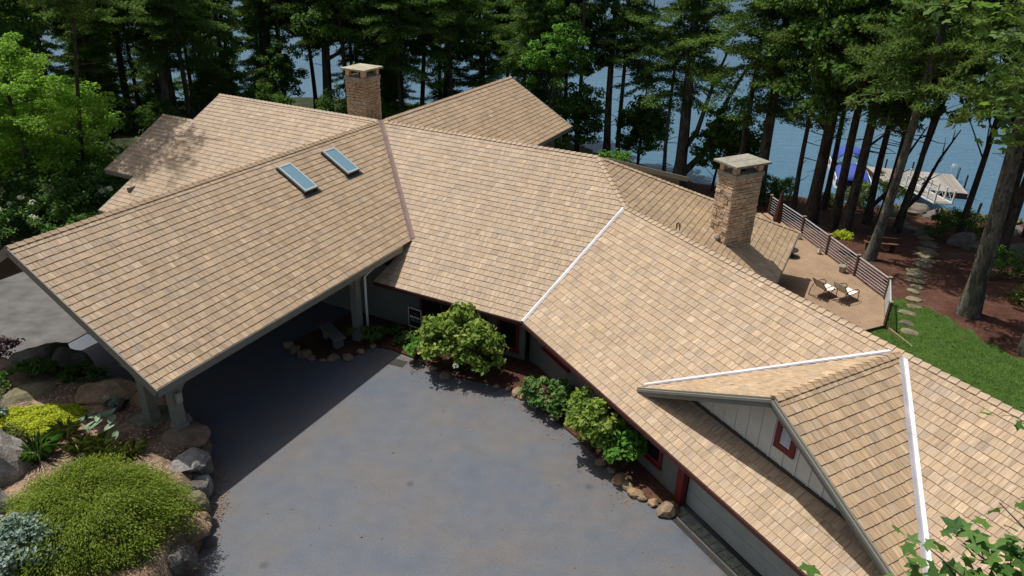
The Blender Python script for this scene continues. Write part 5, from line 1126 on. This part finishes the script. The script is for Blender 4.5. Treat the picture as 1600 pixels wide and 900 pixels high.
def boat():
    c = Vector((27.6, 59.0, -3.5)); ax = Vector((.28, .96, 0)).normalized(); sd = Vector((ax.y, -ax.x, 0)); T = thing('pontoon_boat', 'moored pontoon boat under a blue canvas cover', 'boat', c)
    L = lambda a, b, z: c + ax * a + sd * b + ZV * z
    for s in (-1, 1):
        MB().tube([L(-3.7, s * 1.05, .2), L(-3.2, s * 1.05, .1), L(3.2, s * 1.05, .1), L(3.9, s * 1.05, .35)], [.12, .3, .3, .05], 10).build('pontoon', M['steel'], T, smooth=True)
        MB().beam(L(-3.3, s * 1.28, .62), L(3.3, s * 1.28, .62), .05, .5).build('side_panel', M['white'], T)
        for a in (-2.2, .4, 2.6): MB().box(L(a, s * 1.31, .62), ax * .22, sd * .02, ZV * .2).build('fender', M['dark'], T)
    MB().box(L(0, 0, .36), ax * 3.4, sd * 1.24, ZV * .05).build('boat_deck', M['trim'], T)
    cv = MB(); sec = [(-3.5, .75, .85), (-2.6, .98, 1.2), (-1.2, 1.12, 1.32), (-.2, 1.18, 1.36)]
    def canopy(sec, name):
        cv = MB(); n = 9
        for a, ze, zt in sec:
            for j in range(n):
                t = math.pi * j / (n - 1); cv.v.append(L(a, -1.26 * math.cos(t), ze + (zt - ze + .0) * math.sin(t) ** .8 + .12 * (math.sin(t) > .5)))
        for i in range(len(sec) - 1):
            for j in range(n - 1): cv.f.append((i * n + j, i * n + j + 1, (i + 1) * n + j + 1, (i + 1) * n + j))
        o = cv.build(name, M['blue'], T, smooth=True); md = o.modifiers.new('thick', 'SOLIDIFY'); md.thickness = .02
    canopy([(-3.5, .5, .8), (-2.8, .8, 1.15), (-1.6, .85, 1.3), (-.3, .85, 1.25)], 'bow_cover')
    canopy([(.1, .8, 2.05), (1.2, .8, 2.2), (2.6, .8, 2.1), (3.5, .6, 1.2)], 'stern_cover')
    for a in (.1, 1.6): MB().tube([L(a, -1.2, .6), L(a, -1.2, .85), L(a, 0, 2.1), L(a, 1.2, .85), L(a, 1.2, .6)], .03, 6).build('canopy_hoop', M['steel'], T)
boat()

# ------------------------------------------------------------------ yard sign, garden bench
T = thing('yard_sign', 'black roofing yard sign with white border in the shade left of the large hydrangea', 'sign', (-3.75, 25.1, .07))
sc_ = Vector((-3.75, 25.1, 1.0)); sx = Vector((.86, -.5, 0)).normalized(); sy = Vector((0, 0, 1)); sn = sx.cross(sy).normalized(); sn = sn if sn.dot(CAM - sc_) > 0 else -sn
MB().box(sc_, sx * .3, sn * .006, ZV * .4).build('sign_board', M['signblack'], T)
fr = MB()
for q in (-1, 1): fr.box(sc_ + sx * q * .3 + sn * .003, sx * .014, sn * .012, ZV * .414); fr.box(sc_ + ZV * q * .4 + sn * .003, sx * .286, sn * .011, ZV * .014)
fr.build('frame', M['steel'], T)
def text(tx, size, off, mat, nm):
    cu = bpy.data.curves.new(nm, 'FONT'); cu.body = tx; cu.size = size; cu.align_x = 'CENTER'; cu.align_y = 'CENTER'; cu.extrude = .001
    o = bpy.data.objects.new(nm, cu); COL.objects.link(o); dg = bpy.context.evaluated_depsgraph_get(); m = bpy.data.meshes.new_from_object(o.evaluated_get(dg)); bpy.data.objects.remove(o)
    o = bpy.data.objects.new(nm, m); m.materials.clear(); m.materials.append(M[mat]); link(o, T, sc_ + sn * .011 + ZV * off); o.rotation_euler = Matrix((sx, sy, sn)).transposed().to_euler(); return o
text('BRAVA', .15, .03, 'signtxt', 'sign_lettering'); text('ROOF TILE', .075, -.12, 'signgrey', 'sign_lettering')
MB().prism([sc_ + sn * .008 + ZV * .15 - sx * .17, sc_ + sn * .008 + ZV * .24, sc_ + sn * .008 + ZV * .15 + sx * .17, sc_ + sn * .008 + ZV * .2], sn * .002).build('sign_emblem', M['signred'], T)
for q in (-.22, .22): MB().tube([sc_ + sx * q - ZV * .95, sc_ + sx * q - ZV * .38], .008, 5).build('stake', M['steel'], T)
M['bench'] = simple('bench_stone', (0.13, 0.13, 0.12), 0.9, 0.2, 0.2, 6)
bz = thing('garden_bench', 'pale stone slab bench in the shade by the carport post', 'bench', (-7.0, 24.6, .07))
MB().beam((-7.35, 25.25, .5), (-6.5, 24.15, .5), .48, .11).build('seat', M['bench'], bz, bevel=.02)
for x, y in ((-7.2, 25.05), (-6.65, 24.35)): MB().box((x, y, .25), (.1, .13, 0), (.1, -.08, 0), (0, 0, .19)).build('leg', M['bench'], bz)
blades('dry_twigs', 'thin pale twigs sticking up behind the stone bench', [(-6.7, 24.9)], .9, 14, 'lf_dry', 170, .1)

# ------------------------------------------------------------------ near leaves: lobed maple leaves on twigs
def maple_leaf_mesh(seed, mat='lf_near'):
    r = random.Random(seed); pts = []
    tips = [(-90, .25), (-62, .25), (-38, .62), (-14, .52), (6, .72), (22, .98), (36, .66), (52, .52), (72, .78), (90, 1.12), (108, .78), (128, .52), (144, .66), (158, .98), (174, .72), (194, .52), (218, .62), (242, .25)]
    out = []
    for a, d_ in tips: out.append((math.cos(R(a)) * d_ * r.uniform(.93, 1.07), math.sin(R(a)) * d_ * r.uniform(.93, 1.07)))
    v = [(0, 0, 0)] + [(x, y, -.16 * (x * x + .4 * y * y) + .1 * abs(x)) for x, y in out]; f = np.array([(0, i + 1, (i + 1) % len(out) + 1) for i in range(len(out))])
    c = np.tile(np.array([[r.random(), .5, .5]]), (len(v), 1)); return np_mesh('leaf', np.array(v), f, M[mat], c)
M['lf_near'] = mk_leaf('near_maple_leaf', G_((0.035, 0.09, 0.022), (0.065, 0.145, 0.032), (0.11, 0.21, 0.045)), .35, .5, .5)
LM = [maple_leaf_mesh(i) for i in range(6)]; LD = [maple_leaf_mesh(i + 10, 'lf_broad') for i in range(6)]
def near_tree(label, base, twigs, n, size, seed, hang=.5, name='maple_tree', trunk_r=.14, leaves=None, top=None):
    T = thing(name, label, 'tree', base); r = random.Random(seed); mb = MB(); b = V3(base); top = V3(top) if top else sum((V3(t[0]) for t in twigs), Vector((0, 0, 0))) / len(twigs)
    mb.tube([b, b.lerp(top, .5) + Vector((.1, 0, 0)), top], [trunk_r, trunk_r * .7, .03], 8, False); placed = 0
    for p0, p1, k_ in twigs:
        p0, p1 = V3(p0), V3(p1); mb.tube([top, p0, p0.lerp(p1, .5) + Vector((0, 0, .03)), p1], [.025, .014, .008, .004], 5, False)
        for i in range(k_):
            t = r.random(); p = p0.lerp(p1, t) + Vector((r.gauss(0, .12), r.gauss(0, .12), r.gauss(0, .09))); o = bpy.data.objects.new('leaf', r.choice(leaves or LM)); link(o, T, p); s = size * r.uniform(.65, 1.2); o.scale = (s, s, s)
            o.rotation_euler = (r.gauss(0, .45), r.gauss(.0, .45), r.random() * 6.28)
    mb.build('trunk', M['bark_brown'], T); return T
near_tree('young maple whose topmost leaves reach in at the bottom right corner', (6.6, 1.6, -.1), [((3.1, 3.2, 11.15), (2.72, 3.5, 11.42), 34), ((3.3, 3.3, 11.2), (3.0, 3.6, 11.38), 46), ((3.5, 3.2, 11.2), (3.4, 3.6, 11.5), 56), ((3.3, 2.9, 11.15), (2.85, 3.2, 11.25), 40), ((2.6, 2.6, 11.4), (1.93, 2.95, 11.72), 9), ((2.8, 2.6, 11.45), (2.2, 2.95, 11.74), 9), ((3.6, 3.0, 11.3), (3.3, 3.8, 11.55), 16)], 80, .085, 71)
near_tree('maple branch tips reaching in at the right edge over the lower roof', (10.5, 2.5, -.1), [((5.7, 6.0, 10.7), (5.02, 6.0, 10.8), 8), ((5.9, 6.0, 9.7), (5.42, 6.0, 9.66), 7), ((5.8, 6.1, 10.4), (5.15, 6.1, 10.55), 5)], 20, .085, 72)
near_tree('leafy maple branches hanging in at the upper right corner', (19.2, 14.3, -.55), [((8.2, 11.5, 13.2), (6.9, 11.0, 13.1), 54), ((8.1, 11.3, 12.7), (7.0, 11.0, 12.55), 64), ((8.1, 11.2, 12.2), (7.2, 10.9, 12.2), 52), ((8.2, 11.6, 13.7), (6.6, 11.2, 13.65), 60), ((8.0, 11.2, 14.1), (5.6, 11.3, 14.0), 60)], 150, .12, 73, leaves=LD, top=(17.0, 13.4, 13.2))

# ------------------------------------------------------------------ loose bark chips on the raised garden
def chips():
    r = np.random.default_rng(180); n = 5200; x = r.uniform(-15.5, -8.6, n); y = r.uniform(12.5, 20, n); kp = (poly_d(x, y, MOUND) > .45); x, y = x[kp], y[kp]; n = len(x); z = hh(x, y) + .012
    v, c = leafcards(np.stack([x, y, z], 1), np.full(n, .01), 1, .085, .4, 2.2, 181)
    o = link(bpy.data.objects.new('bark_chips', np_mesh('bark_chips', v, np.arange(4 * n).reshape(-1, 4), M['chip'], c)), None, (0, 0, 0)); o['kind'] = 'stuff'; o['label'] = 'loose reddish bark chips on the raised garden'
chips()
def litter():
    r = np.random.default_rng(190); pts = []
    def along(poly, n, sd, side):
        for i in range(n):
            j = r.integers(len(poly) - 1); t = r.random(); a, b = np.array(poly[j]), np.array(poly[j + 1]); p = a + (b - a) * t; nn = np.array([-(b - a)[1], (b - a)[0]]); nn = nn / np.linalg.norm(nn); pts.append(p + nn * side * abs(r.normal()) * sd)
    along([(-7.75, 12), (-8.0, 15), (-8.5, 16.5), (-9.0, 17.75)], 420, .16, -1)
    along([(-5.4, 24.3), (-3.7, 23.6), (-2.5, 22.55), (-.8, 22.0), (.3, 21.55), (1.2, 20.45), (2.2, 19.05), (3.2, 17.35), (3.9, 16.25)], 420, .35, -1)
    for i in range(90): pts.append(np.array([r.uniform(-7, 6), r.uniform(10, 23)]))
    pts = np.array(pts); v, c = leafcards(np.column_stack([pts, np.full(len(pts), .012)]), np.full(len(pts), .004), 1, .07, .6, 2.6, 191)
    o = link(bpy.data.objects.new('leaf_litter', np_mesh('leaf_litter', v, np.arange(len(v)).reshape(-1, 4), M['litter'], c)), None, (0, 0, 0)); o['kind'] = 'stuff'; o['label'] = 'dry leaf litter swept to the driveway edges'
litter()
